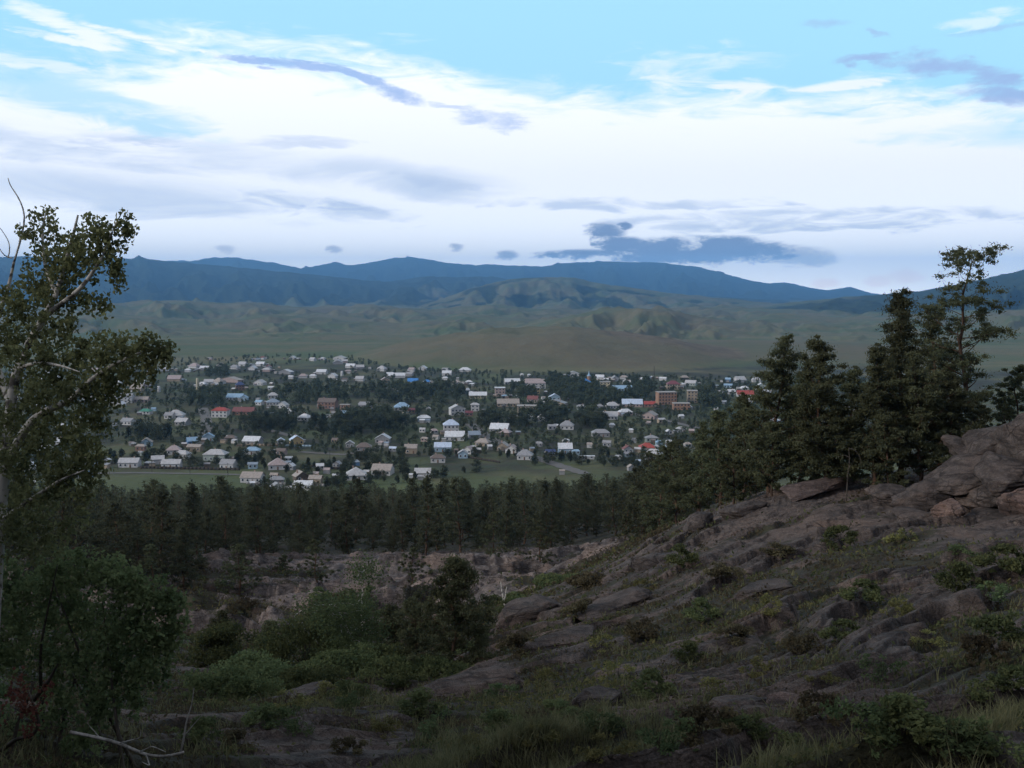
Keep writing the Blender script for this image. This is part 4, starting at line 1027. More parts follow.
def hit(px, py):
    v = px_dir(px, py); d = np.geomspace(4, 515, 700); k = d / v[1]
    x, y, z = v[0] * k, v[1] * k, CAM_H + v[2] * k
    u = np.nonzero(z < ground(x, y))[0]
    i = u[0] if len(u) else len(d) - 1
    return x[i], y[i]
def project(x, y, z):
    cp, sp = math.cos(PITCH), math.sin(PITCH)
    zz = z - CAM_H; f = y * cp - zz * sp; u = y * sp + zz * cp
    return 512 + FPX * x / f, 384 - FPX * u / f
ORD = ['first', 'second', 'third', 'fourth', 'fifth', 'sixth', 'seventh', 'eighth', 'ninth', 'tenth', 'eleventh', 'twelfth']
def autolabel(items, marks, reach=70):
    """items: dicts with px, py, desc -> unique labels told by neighbouring landmarks, then by order from the left"""
    def where(it, m):
        dx, dy = it['px'] - m[0], it['py'] - m[1]
        if abs(dx) > 1.6 * abs(dy): w_ = ('just ' if abs(dx) < 22 else 'well ') + ('right of' if dx > 0 else 'left of')
        elif dy < 0: w_ = 'behind' if abs(dx) < 8 else ('behind and right of' if dx > 0 else 'behind and left of')
        else: w_ = 'in front of' if abs(dx) < 8 else ('below and right of' if dx > 0 else 'below and left of')
        return f"{it['desc']} {w_} the {m[2]}"
    for it in items:
        ms = sorted(marks, key=lambda m: (m[0] - it['px']) ** 2 + 4 * (m[1] - it['py']) ** 2)
        it['opts'] = [where(it, m) for m in ms[:4]]
        it['label'] = it['opts'][0]
    for rnd in (1, 2, 3):
        cnt = {}
        for it in items: cnt.setdefault(it['label'], []).append(it)
        for lab, g in list(cnt.items()):
            for it in g[1:]:
                if it['opts'][rnd] not in cnt: it['label'] = it['opts'][rnd]; cnt[it['label']] = [it]
    cnt = {}
    for it in items: cnt.setdefault(it['label'], []).append(it)
    for lab, g in cnt.items():
        if len(g) > 1:
            g.sort(key=lambda q: (q['px'], q['py']))
            for n, it in enumerate(g):
                it['label'] = lab + ', ' + (ORD[n] if n < 12 else f'{n + 1}th') + ' from left'
    for it in items:
        if len(it['label'].split()) > 16:
            for w_ in ('small ', 'long ', 'wide ', 'tiny ', 'just ', 'well ', 'bushy ', 'mid-height ', 'broad ', 'spreading ', 'lean-to ', 'gabled ', 'flat-roofed ', 'hip-roofed ', 'gable-fronted ', 'dark ', 'big ', 'brown ', 'leafy '):
                if len(it['label'].split()) > 16: it['label'] = it['label'].replace(w_, '', 1)
    return items
rock_marks = [(b[0], b[1], n) for b, n in zip(BOULD, ['pale rock rim', 'ridge-end boulder', 'dark ridge boulder', 'whaleback rock', 'domed rock', 'tilted dark slab', 'low pale slab', 'rock shoulder', 'flat light stone', 'rounded stone', 'pale pink stone', 'half-sunk grey stone', 'round left boulder', 'pale low rock', 'angular stone', 'grey ledge block', 'thin ledge stone', 'broad flat stone'])] + [(985, 480, 'layered outcrop'), (506, 595, 'forked dead stem'), (368, 590, 'white-stemmed birch'), (240, 570, 'pine on the far slabs'), (252, 652, 'big rounded gully bush')]
for i in range(20):                   # dark bushes in the cracks of the far slabs
    CUSH.append((1 if i % 3 else 0, i % 3, 0, 0, random.uniform(1.5, 3.2), *(lambda a: (a, random.uniform(566, 640) if a < 320 else random.uniform(602, 640)))(random.uniform(175, 560))))
_it = []
for (k, q, x, d, s, px, py) in CUSH:
    hx, hy = hit(px, py)
    _it.append(dict(px=px, py=py, desc=('big ' if s > 1.45 else 'small ' if s < 0.85 else '') + WORD[k], k=k, q=q, x=hx, y=hy, s=s))
for it in autolabel(_it, rock_marks): cushion(it['k'], it['q'], it['x'], it['y'], it['s'] * 0.85, it['label'])

# ground cover: short heath and moss over the soil, and tall grass in the hollow at our feet
def scatter(n, r0, r1, a0=-0.55, a1=0.55):
    a = rng.uniform(a0, a1, n); r = np.exp(rng.uniform(math.log(r0), math.log(r1), n))
    return r * np.sin(a), r * np.cos(a)
x, y = scatter(300000, 6.5, 75)
h, rk = detail(x, y)
cl_ = fbm(x * 0.8, y * 0.8, 3)
keep = (rk + 0.25 * rng.normal(size=len(x)) < 0.36) & (cl_ + 0.25 * rng.normal(size=len(x)) > 0.0)
x, y, h = x[keep], y[keep], h[keep]
z = base_z(x, y) + h
rr = np.hypot(x, y)
cen = np.stack([x, y, z + rng.uniform(0.0, 0.10, len(x)) + 0.004 * rr * rng.uniform(0, 1, len(x))], 1)
lv, lf = leaf_cards(cen, 1.0, 0.45, -0.5)
c0 = np.repeat(cen, 4, 0); lv = c0 + (lv - c0) * np.repeat(0.030 + 0.0034 * rr, 4)[:, None]
xm, ym = scatter(80000, 72, 150, -0.46, 0.16)
hm, rm = detail(xm, ym)
km = (rm + 0.2 * rng.normal(size=len(xm)) < 0.42) & (fbm(xm * 0.2, ym * 0.2, 3) + 0.2 * rng.normal(size=len(xm)) > -0.12)
pm_ = 512 + 1000 * xm / ym           # the terrace right of the middle stays bare
km &= ~((pm_ > 315) & (pm_ < 620) & (np.hypot(xm, ym) > 93) & (rng.uniform(size=len(xm)) < 0.85))
xm, ym, hm = xm[km], ym[km], hm[km]
cm_ = np.stack([xm, ym, base_z(xm, ym) + hm + rng.uniform(0.02, 0.45, len(xm))], 1)
v2, f2 = leaf_cards(cm_, 0.34, 0.5, -0.4)
lv = np.concatenate([lv, v2]); lf = np.concatenate([lf, f2 + len(c0)]); x = np.concatenate([x, xm]); y = np.concatenate([y, ym])
nl = len(lf); mi = (fbm(x * 0.25 + 7, y * 0.25, 3) + 0.18 * rng.normal(size=nl))
mi = np.where(mi > 0.36, 2, np.where(mi > 0.02, 1, 0))
o = obj('heath', np_mesh('heath', lv, lf, [M['heath_leaf'], M['shrub_leaf'], M['yellow_leaf']], mi))
tag(o, 'short heather, moss and herbs covering the soil between the rock ledges', 'heath', kind='stuff')
def grass_field():
    x, y = scatter(60000, 6.5, 40)
    px = 512 + 1000 * x / y
    h, rk = detail(x, y); r = np.hypot(x, y)
    w_ = np.exp(-(((px - 590) / 170) ** 2 + ((r - 13.5) / 4.0) ** 2)) + np.exp(-(((px - 960) / 130) ** 2 + ((r - 10.5) / 2.5) ** 2)) + 0.8 * np.exp(-(((px - 330) / 70) ** 2 + ((r - 21) / 2.5) ** 2)) + 0.10
    cl = sstep(fbm(x * 0.9, y * 0.9, 3), -0.3, 0.25)
    keep = (rng.uniform(size=len(x)) < w_ * (0.15 + 0.85 * cl)) & (rk < 0.45)
    x, y, h, r = x[keep], y[keep], h[keep], r[keep]; z = base_z(x, y) + h
    nb = 9; n = len(x)
    bx_ = np.repeat(np.stack([x, y, z - 0.02], 1), nb, 0) + np.concatenate([rng.normal(size=(n * nb, 2)) * 0.06, np.zeros((n * nb, 1))], 1)
    L = rng.uniform(0.12, 0.38, n * nb) * np.repeat(rng.uniform(0.6, 1.15, n), nb)
    ln = rng.normal(size=(n * nb, 2)) * 0.30
    wd = 0.0035 + 0.00030 * np.repeat(r, nb)
    sd = rng.uniform(0, math.pi, n * nb); sv = np.stack([np.cos(sd), np.sin(sd), np.zeros_like(sd)], 1) * wd[:, None]
    mid = bx_ + np.stack([ln[:, 0] * L * 0.35, ln[:, 1] * L * 0.35, L * 0.6], 1)
    tip = bx_ + np.stack([ln[:, 0] * L * 1.1, ln[:, 1] * L * 1.1, L * 0.98], 1)
    v = np.stack([bx_ - sv, bx_ + sv, mid + sv * 0.8, mid - sv * 0.8, tip], 1).reshape(-1, 3)
    i = np.arange(n * nb) * 5
    f4 = np.stack([i, i + 1, i + 2, i + 3], 1); f3 = np.stack([i + 3, i + 2, i + 4], 1)
    o = obj('grass', np_mesh('grass', v, [f4, f3], M['grass']))
    tag(o, 'tall dry and green grass in the hollow at the foot of the view', 'grass', kind='stuff')
grass_field()

# ------------------------------------------------------------------ the pine wood between the slabs and the village
def far_pine(seed, H, spread, n=1500):
    g = pine_geo(H, seed, 0.12, spread, False, (0, 0), needles=n, size=0.38, limb_n=40, fine=False)
    (wv, wf), (lv, lf) = g
    v = np.concatenate([wv, lv]); f = np.concatenate([wf, lf + len(wv)])
    return v, f, np.concatenate([np.zeros(len(wf), int), np.ones(len(lf), int)])
FP = [far_pine(900 + k, 10.0, 0.17 + 0.025 * k, 4500) for k in range(6)]
FPM = [np_mesh('pine_tree', v, f, [M['pine_bark'], M['needles_far']], mi) for v, f, mi in FP]
FPL = [far_pine(950 + k, 10.0, 0.20 + 0.03 * k, 1500) for k in range(4)]
wood_pts = []
tries = 0
def in_wood(x, y):
    px, py = project(x, y, gz(x, y))
    r = math.hypot(x, y)
    if px < -60 or px > 760: return False
    if r < 160 and px < 640:
        e = 131 + 22 * float(fbm(np.array([x * 0.05]), np.array([y * 0.02 + 3]), 3)[0]) * 2
        if px < 190: e -= 38
        if 315 < px < 620: e += 8
        return r > e or (r > 84 and not 325 < px < 610 and rng.uniform() < 0.045)
    if px > 640 and r < 112: return False
    # the edge of the meadow in front of the village
    lim = 486 if px < 250 else 480 + 12 * math.sin(px * 0.02)
    if px < 95: lim = 400
    return r < lim
grid = {}
while tries < 16000 and len(wood_pts) < 1700:
    tries += 1
    a = rng.uniform(-0.56, 0.26); r = math.sqrt(rng.uniform(100 ** 2, 490 ** 2))
    x, y = r * math.sin(a), r * math.cos(a)
    if not in_wood(x, y): continue
    md = 4.2 if r < 260 else 5.0
    c_ = (int(x // 6), int(y // 6))
    if any((x - q[0]) ** 2 + (y - q[1]) ** 2 < md * md for i in (-1, 0, 1) for j in (-1, 0, 1) for q in grid.get((c_[0] + i, c_[1] + j), ())): continue
    grid.setdefault(c_, []).append((x, y)); wood_pts.append((x, y))
wood_pts.sort(key=lambda q: math.hypot(*q))
near_w, rest_w = wood_pts[:295], wood_pts[295:]
wood_marks = [(90, 520, 'big left birch'), (240, 560, 'left far slab'), (320, 555, 'far slab gap'), (412, 560, 'slab crack'), (470, 565, 'pale rock terrace'), (540, 555, 'right far slab'), (625, 540, 'far slab end'), (680, 500, 'descending ridge pines'), (720, 480, 'rounded ridge pine')]
_it = []
for x, y in near_w:
    H = (rng.uniform(3.0, 11.8) if rng.uniform() < 0.75 else rng.uniform(2.2, 4.5)) * (0.9 if math.hypot(x, y) < 150 else 1)
    px, py = project(x, y, gz(x, y))
    sz = 'tall ' if H > 9.5 else 'low ' if H < 6.8 else 'mid-height '
    _it.append(dict(px=px, py=py - 15, desc=sz + random.choice(['dark pine', 'dark pine', 'bushy pine', 'slender pine']), x=x, y=y, H=H))
for i, it in enumerate(autolabel(_it, wood_marks)):
    k = 5 if 'bushy' in it['desc'] else 0 if 'slender' in it['desc'] else 1 + i % 4
    o = obj('pine_tree', FPM[k], None, (it['x'], it['y'], gz(it['x'], it['y']) - 0.2))
    s = it['H'] / 10.0; q_ = 0.75 * s + 0.22; o.scale = (q_ * rng.uniform(0.85, 1.3), q_ * rng.uniform(0.85, 1.3), s); o.rotation_euler = (0, 0, rng.uniform(0, 6.28))
    tag(o, it['label'], 'pine tree', 'pines of the wood below the slabs')
vs, fs, ms, off = [], [], [], 0
for i, (x, y) in enumerate(rest_w):
    v, f, mi = FPL[i % 4]
    H = rng.uniform(4.5, 11) / 10; a = rng.uniform(0, 6.28); c_, s_ = math.cos(a), math.sin(a)
    q = np.stack([(v[:, 0] * c_ - v[:, 1] * s_) * H * 1.1 + x, (v[:, 0] * s_ + v[:, 1] * c_) * H * 1.1 + y, v[:, 2] * H + gz(x, y) - 0.2], 1)
    vs.append(q); fs.append(f + off); ms.append(mi); off += len(v)
o = obj('pine_wood', np_mesh('pine_wood', np.concatenate(vs), np.concatenate(fs), [M['pine_bark'], M['needles_far']], np.concatenate(ms)))
tag(o, 'farther part of the dark pine wood reading as one mass before the village', 'wood', kind='stuff')
print('wood', len(wood_pts))
# ------------------------------------------------------------------ the village
def paint(name, c_, var=0.25, rough=0.75):
    lo = tuple(q * (1 - var) for q in c_)
    return simple(name, lo, c_, 0.8, rough, 0.3, lo=0.3, hi=0.6)
RC = {'grey': (0.25, 0.25, 0.26), 'pale grey': (0.39, 0.385, 0.39), 'white': (0.55, 0.56, 0.58), 'tan': (0.30, 0.26, 0.23), 'brown': (0.14, 0.11, 0.095), 'pinkish': (0.33, 0.27, 0.26), 'red': (0.30, 0.055, 0.042), 'dull red': (0.17, 0.065, 0.06), 'maroon': (0.16, 0.05, 0.06), 'green': (0.06, 0.21, 0.15),
      'light blue': (0.24, 0.36, 0.48), 'bright blue': (0.06, 0.21, 0.50), 'dark blue': (0.045, 0.065, 0.15), 'blue-grey': (0.21, 0.255, 0.31), 'blue-white': (0.44, 0.51, 0.62)}
WC = {'white': (0.42, 0.42, 0.425), 'cream': (0.38, 0.34, 0.25), 'yellow': (0.42, 0.31, 0.15), 'tan': (0.28, 0.23, 0.175), 'brick': (0.20, 0.125, 0.10), 'orange brick': (0.27, 0.165, 0.115), 'grey': (0.23, 0.23, 0.235), 'light blue': (0.24, 0.33, 0.41), 'greenish': (0.27, 0.31, 0.29), 'brown': (0.10, 0.08, 0.065), 'pinkish': (0.31, 0.245, 0.23), 'blue': (0.10, 0.19, 0.34)}
RM = {k: paint('roof_' + k.replace(' ', '_').replace('-', '_'), v, 0.3, 0.55) for k, v in RC.items()}
WM = {k: paint('wall_' + k.replace(' ', '_'), v, 0.2, 0.85) for k, v in WC.items()}
gm, gb, go = new_mat('window_glass'); bsdf(gb, go, (0.025, 0.03, 0.04), 0.12, 0.5); M['glass'] = gm
M['door'] = paint('door_paint', (0.16, 0.10, 0.07)); M['chimney'] = paint('chimney_brick', (0.30, 0.20, 0.16)); M['trim'] = paint('window_trim', (0.62, 0.66, 0.70))
def boxv(x0, x1, y0, y1, z0, z1):
    v = np.array([(x, y, z) for z in (z0, z1) for y in (y0, y1) for x in (x0, x1)], float)
    return v, np.array([(0, 2, 3, 1), (4, 5, 7, 6), (0, 1, 5, 4), (2, 6, 7, 3), (0, 4, 6, 2), (1, 3, 7, 5)])
def poly_me(name, verts, faces, mats):
    me = bpy.data.meshes.new(name); me.from_pydata([tuple(v) for v in verts], [], faces)
    for m_ in (mats if isinstance(mats, list) else [mats]): me.materials.append(m_)
    me.update(); return me
def roof_me(w, d, h, kind, over=0.45, th=0.18):
    a, b = w / 2 + over, d / 2 + over
    if kind == 'gable':
        t = [(-a, -b, 0), (a, -b, 0), (a, b, 0), (-a, b, 0), (-a, 0, h), (a, 0, h)]
        q = [(x, y, z + th) for x, y, z in t]
        v = [(x, y, z - 0.0) for x, y, z in t] + q
        f = [(0, 1, 5, 4)[::-1], (2, 3, 4, 5)[::-1], (6, 7, 11, 10), (8, 9, 10, 11), (0, 1, 7, 6), (2, 3, 9, 8), (1, 5, 11, 7), (5, 2, 8, 11), (3, 4, 10, 9), (4, 0, 6, 10)]
    elif kind == 'end gable':             # ridge runs away from the viewer: the gable faces us
        t = [(-a, -b, 0), (a, -b, 0), (a, b, 0), (-a, b, 0), (0, -b, h), (0, b, h)]
        q = [(x, y, z + th) for x, y, z in t]; v = t + q
        f = [(0, 4, 5, 3)[::-1], (1, 2, 5, 4)[::-1], (6, 10, 11, 9)[::-1], (7, 8, 11, 10)[::-1][::-1], (0, 3, 9, 6), (1, 2, 8, 7), (0, 4, 10, 6), (4, 1, 7, 10), (2, 5, 11, 8), (5, 3, 9, 11)]
    elif kind == 'shed':
        v = [(-a, -b, 0), (a, -b, 0), (a, b, h), (-a, b, h), (-a, -b, th), (a, -b, th), (a, b, h + th), (-a, b, h + th)]
        f = [(3, 2, 1, 0), (4, 5, 6, 7), (0, 1, 5, 4), (1, 2, 6, 5), (2, 3, 7, 6), (3, 0, 4, 7)]
    elif kind == 'flat':
        v, f = boxv(-a, a, -b, b, 0, 0.35); f = [tuple(q) for q in f]
    else:                                  # hip or pyramid
        rl = 0.0 if kind == 'pyramid' else max(0.0, (w - d) / 2 + 0.6)
        v = [(-a, -b, 0), (a, -b, 0), (a, b, 0), (-a, b, 0), (-a, -b, th), (a, -b, th), (a, b, th), (-a, b, th), (-rl, 0, h + th), (rl + 0.05, 0, h + th)]
        f = [(3, 2, 1, 0), (0, 1, 5, 4), (1, 2, 6, 5), (2, 3, 7, 6), (3, 0, 4, 7), (4, 5, 9, 8), (5, 6, 9), (6, 7, 8, 9), (7, 4, 8)]
    return v, f
def wall_me(w, d, h, kind, rh):
    v = [(-w / 2, -d / 2, -0.6), (w / 2, -d / 2, -0.6), (w / 2, d / 2, -0.6), (-w / 2, d / 2, -0.6), (-w / 2, -d / 2, h), (w / 2, -d / 2, h), (w / 2, d / 2, h), (-w / 2, d / 2, h)]
    f = [(0, 1, 5, 4), (1, 2, 6, 5), (2, 3, 7, 6), (3, 0, 4, 7)]
    g = rh * 0.92
    if kind == 'gable': v += [(-w / 2, 0, h + g), (w / 2, 0, h + g)]; f += [(4, 8, 7)[::-1], (5, 6, 9)]
    elif kind == 'end gable': v += [(0, -d / 2, h + g), (0, d / 2, h + g)]; f += [(4, 5, 8), (6, 7, 9)]
    else: f.append((4, 5, 6, 7))
    return v, f
HOUSES = []
def house(px, py, wpx, roof='grey', wall='white', kind=None, storeys=1, depth=None, desc=None, name=None, cat='house', wh=None, rh=None, rz=None, mark=None, chim=None):
    x, y = on_plain(px, py)
    dist = math.hypot(x, y)
    w = max(1.6, wpx * y / FPX * 0.92)
    kind = kind or random.choice(['gable', 'gable', 'hip', 'hip', 'end gable'])
    rz = random.uniform(-0.45, 0.35) if rz is None else rz
    face = math.atan2(-x, y) * 0.5 + rz      # roughly along the village streets
    face = rz
    d = depth or min(max(w * random.uniform(0.55, 0.85), 2.0), 11.0)
    if w < 5: d = min(d, 4.5)
    w = max(1.6, w - 0.35 * d * abs(math.sin(face)))
    h = wh or (2.3 if w < 5.5 else random.uniform(2.7, 3.2)) * 1.0
    if storeys > 1: h = 3.0 * storeys
    rh_ = rh or {'flat': 0.3, 'shed': 0.7}.get(kind, min(w, d) * random.uniform(0.30, 0.42))
    if kind == 'end gable': rh_ = rh or min(w * 0.36, 3.4)
    nm = name or ('shed' if w < 5 else 'house')
    root = empty(nm, (x, y, vz(x, y)), face)
    wv, wf = wall_me(w, d, h, kind, rh_)
    obj('wall', poly_me('wall', wv, wf, WM[wall]), root)
    rv, rf = roof_me(w, d, rh_, kind, 0.45 if w > 5 else 0.2)
    ro = obj('roof', poly_me('roof', rv, rf, RM[roof]), root, (0, 0, h))
    if dist < 1150 and w > 6.5 and kind in ('gable', 'hip', 'end gable', 'pyramid') and (chim if chim is not None else random.random() < 0.75):
        v, f = boxv(-0.3, 0.3, -0.3, 0.3, rh_ * 0.45, rh_ + 0.75)
        obj('chimney', np_mesh('chimney', v, f, M['chimney']), ro, (w * random.uniform(-0.25, 0.25), d * 0.12, 0.1))
    if dist < 1250 and w > 4.5:
        n = max(2, int(w / 2.9)); lim = 9 if dist < 800 else 7
        n = min(n, lim)
        for s_ in range(storeys):
            for k in range(n):
                xx = -w / 2 + w * (k + 0.5) / n; z0 = 1.0 + 3.0 * s_
                if s_ == 0 and k == n // 2 and dist < 800 and w > 7:
                    v, f = boxv(-0.5, 0.5, -0.03, 0.05, 0.1, 2.1); obj('door', np_mesh('door', v, f, M['door']), root, (xx, -d / 2, 0)); continue
                ww = 0.6 if dist < 800 else 0.7
                v, f = boxv(-ww, ww, -0.04, 0.04, z0, z0 + 1.35)
                wi = obj('window', np_mesh('window', v, f, M['glass']), root, (xx, -d / 2, 0))
                if dist < 720:
                    v, f = merge([boxv(-ww - .12, -ww, -0.07, 0.05, z0 - .1, z0 + 1.45), boxv(ww, ww + .12, -0.07, 0.05, z0 - .1, z0 + 1.45), boxv(-ww, ww, -0.09, 0.05, z0 - .1, z0 - .003), boxv(-ww, ww, -0.07, 0.05, z0 + 1.353, z0 + 1.45)])
                    obj('frame', np_mesh('frame', v, f, M['trim']), wi)
    if desc is None:
        sz = 'tiny ' if w < 4 else 'small ' if w < 7.5 else 'long ' if w > 16 else 'wide ' if w > 12 else ''
        sh = {'gable': 'gabled', 'end gable': 'gable-fronted', 'hip': 'hip-roofed', 'pyramid': 'pyramid-roofed', 'flat': 'flat-roofed', 'shed': 'lean-to'}[kind]
        desc = f"{sz}{wall.replace(' ', '-')} {sh} {'shed' if nm == 'shed' else 'house'} with {roof.replace(' ', '-')} roof"
    e = dict(px=px, py=py, desc=desc, obj=root, x=x, y=y, w=w, d=d, mark=mark, cat=cat if nm != 'shed' else 'shed', nm=nm)
    HOUSES.append(e)
    return root
H_ = house
# --- the ones that stand out; their labels single them out and the rest are told by them
H_(565, 453, 15, 'white', 'light blue', 'gable', rz=0.05, desc='house with a gleaming white gabled roof over light-blue walls', mark='gleaming white-roofed house', wh=3.4, rh=3.6)
H_(576, 454.5, 8, 'light blue', 'light blue', 'hip', rz=0.1, desc='light-blue annexe attached to the right of the gleaming white roof', mark=None)
H_(550, 456, 11, 'dark blue', 'grey', 'gable', rz=0.3, desc='low dark-blue roofed shed left of the gleaming white-roofed house')
H_(647, 451, 17, 'red', 'white', 'hip', rz=-0.05, desc='red hip-roofed white house at the lower right edge of the village', mark='lower red-roofed house')
H_(221, 417, 18, 'red', 'white', 'hip', rz=-0.1, storeys=2, desc='bright red hip-roofed white house, two storeys, left part of the village', mark='bright red-roofed house')
H_(244.5, 414.5, 23, 'dull red', 'brick', 'gable', rz=-0.05, desc='long low building with dull red roof right of the bright red roof', mark='long dull-red roof')
H_(146, 414, 12, 'green', 'white', 'hip', rz=-0.1, desc='white house with a green hip roof near the birch', mark='green-roofed house')
H_(153.8, 411, 5, 'light blue', 'light blue', 'gable', desc='small blue shed touching the green-roofed house')
H_(176, 418, 18, 'pale grey', 'white', 'hip', rz=0.1, desc='large white house under a big pale hip roof above the meadow lane', mark='big pale hip-roofed house')
H_(183, 425, 14, 'pale grey', 'grey', 'gable', rz=-0.25, desc='pale blue-grey gabled house in front of the big pale hip roof')
H_(170, 418.5, 10, 'grey', 'white', 'gable', desc='low white outbuilding at the left of the big pale hip roof')
H_(120, 402.5, 29, 'grey', 'white', 'gable', rz=0.03, storeys=2, depth=10, desc='long two-storey white building with grey roof beside the birch', mark='long white two-storey building', name='school_building', cat='building')
H_(142, 402, 15, 'tan', 'pinkish', 'gable', rz=0.05, desc='low pinkish wing right of the long white two-storey building')
H_(236, 400, 18, 'light blue', 'white', 'gable', rz=-0.1, desc='long white house with light-blue roof above the bright red roof', mark='long light-blue roof')
H_(244.5, 400.5, 8, 'light blue', 'light blue', 'end gable', desc='light-blue gabled porch house at the right end of the long light-blue roof')
H_(240, 390, 10, 'dark blue', 'brick', 'hip', storeys=2, desc='brick house with dark-blue hip roof, left part of the village', mark='dark-blue-roofed brick house')
H_(345, 411, 10, 'tan', 'orange brick', 'flat', storeys=2, rz=0.0, desc='orange-brick cubic house above the small blue roof', mark='orange-brick house')
H_(328, 408, 20, 'brown', 'brick', 'gable', storeys=2, desc='long dim brick building left of the orange-brick house')
H_(344, 416, 11, 'light blue', 'blue', 'gable', rz=0.1, desc='low house with light-blue roof under the orange-brick house')
H_(380, 415, 13, 'light blue', 'grey', 'hip', rz=0.05, desc='light-blue hip roof right of the grey block near the village middle', mark='light-blue hip roof')
H_(371, 414, 8, 'bright blue', 'blue', 'gable', desc='small bright-blue roofed shed left of the light-blue hip roof')
H_(365, 411, 13, 'grey', 'grey', 'gable', storeys=2, desc='two-storey grey block left of the light-blue hip roof', mark='grey block')
H_(402, 410, 17, 'light blue', 'grey', 'hip', rz=0.1, desc='broad house with pale light-blue hip roof and dark walls', mark='broad pale-blue roof')
H_(411, 413, 8, 'maroon', 'brick', 'gable', rz=0.4, desc='maroon-roofed lean building right of the broad pale-blue roof')
H_(413, 384, 11, 'bright blue', 'white', 'gable', rz=0.0, desc='house with long bright-blue roof in the upper village', mark='upper bright-blue roof')
H_(427, 384, 6.5, 'bright blue', 'grey', 'hip', desc='small house with bright-blue roof right of the longer bright-blue one')
H_(397, 377.5, 18, 'white', 'white', 'gable', rz=0.05, desc='long white-roofed white house in the upper village middle', mark='long upper white house')
H_(457, 415, 17, 'pale grey', 'white', 'end gable', storeys=2, rz=0.3, desc='large white gable-fronted house in the middle of the village', mark='large white gable-fronted house')
H_(475, 411, 9, 'pale grey', 'white', 'hip', storeys=2, desc='small two-storey white house right of the large white gable front')
H_(469, 416, 8, 'maroon', 'brick', 'gable', desc='dark maroon shed between the two tall white houses')
H_(478, 398, 19, 'white', 'cream', 'gable', rz=0.02, desc='long house with bright white roof and cream walls, village middle', mark='long white roof')
H_(500, 396, 11, 'white', 'pinkish', 'flat', storeys=3, depth=11, rz=0.05, desc='three-storey pinkish block with white flat roof', mark='pinkish three-storey block', name='apartment_building', cat='building')
H_(512, 384, 17, 'white', 'grey', 'gable', desc='long white-roofed hall behind the pinkish block')
H_(533, 388, 27, 'pinkish', 'white', 'hip', storeys=2, rz=0.02, depth=13, desc='big white hall with broad pinkish roof in the upper village', mark='big pinkish-roofed hall', name='school_building', cat='building')
H_(535, 393.5, 10, 'tan', 'yellow', 'flat', storeys=2, desc='ochre block in front of the big pinkish-roofed hall')
H_(508, 406, 24, 'tan', 'tan', 'gable', rz=0.05, desc='long low tan building left of the tan brick block')
H_(527, 415.5, 21, 'tan', 'tan', 'flat', storeys=3, depth=11, rz=-0.05, desc='three-storey tan brick block in the village middle', mark='tan brick block', name='apartment_building', cat='building')
H_(533, 405, 12, 'dull red', 'pinkish', 'gable', storeys=2, desc='pinkish building with dull red roof behind the tan brick block')
H_(622, 391, 21, 'light blue', 'light blue', 'gable', rz=0.03, desc='long light-blue building right of the blue-roofed church', mark='long light-blue building')
H_(600, 379.5, 10, 'white', 'white', 'gable', desc='white-roofed house at the upper edge right of the church')
H_(605, 387, 11, 'tan', 'cream', 'flat', storeys=2, desc='cream two-storey block right of the church', mark='cream block', name='apartment_building', cat='building')
H_(632, 406.5, 22, 'blue-white', 'pinkish', 'gable', rz=-0.05, desc='long house with blue-white roof and pinkish walls', mark='long blue-white roof')
H_(649.5, 407, 12, 'red', 'brick', 'gable', rz=-0.05, desc='low red-roofed building left of the brick apartment blocks', mark='low red roof')
H_(673, 389, 14, 'maroon', 'tan', 'hip', storeys=2, desc='tan building with maroon hip roof above the brick apartment blocks', mark='maroon-roofed building')
H_(666, 404, 21, 'tan', 'orange brick', 'flat', storeys=4, depth=11, rz=0.15, desc='four-storey brick apartment block, left one of the group', mark='left brick apartment block', name='apartment_building', cat='building')
H_(692, 402.5, 11, 'tan', 'tan', 'flat', storeys=4, depth=11, rz=-0.1, desc='four-storey tan apartment block, right one of the group', mark='right tan apartment block', name='apartment_building', cat='building')
H_(681, 409.5, 18, 'tan', 'orange brick', 'flat', storeys=2, depth=9, rz=0.0, desc='lower orange-brick block in front of the two apartment blocks', name='apartment_building', cat='building')
H_(745, 396.5, 18, 'red', 'white', 'gable', rz=-0.08, desc='long red-roofed house near the pines on the right', mark='right long red roof')
H_(749, 403, 11, 'pale grey', 'white', 'gable', desc='white house right under the long red roof by the pines')
H_(731, 394, 8, 'white', 'white', 'gable', desc='bright white-roofed small house left of the right long red roof')
H_(609, 419, 19, 'pale grey', 'white', 'gable', rz=-0.1, desc='long white house with a row of dark windows, right of village middle', mark='long white windowed house')
H_(600.5, 436.5, 19, 'grey', 'grey', 'hip', rz=0.05, desc='grey broad hip-roofed house above the gleaming white roof', mark='grey broad hip roof')
H_(651.5, 441.5, 14, 'grey', 'greenish', 'pyramid', rz=0.1, desc='grey pyramid-roofed house behind the lower red roof')
H_(567, 429, 15, 'grey', 'white', 'hip', rz=-0.1, desc='white-walled house with grey hip roof amid dark trees, right middle', mark='grey-roofed white house amid trees')
H_(451, 432, 17, 'blue-white', 'white', 'hip', rz=0.1, storeys=2, desc='large white house with blue-white hip roof, village middle', mark='large blue-white hip roof')
H_(455, 440, 21, 'white', 'white', 'gable', rz=-0.05, desc='long white house directly below the large blue-white hip roof')
H_(474, 438, 13, 'blue-grey', 'grey', 'gable', rz=0.2, desc='low blue-grey roof right of the large blue-white hip roof')
H_(443, 451, 18, 'blue-white', 'light blue', 'gable', rz=0.02, desc='long low blue-white roof with light-blue wall', mark='long low blue-white roof')
H_(438, 462, 16, 'brown', 'white', 'hip', rz=0.05, desc='white house with brown hip roof on the green slope', mark='brown-roofed white house')
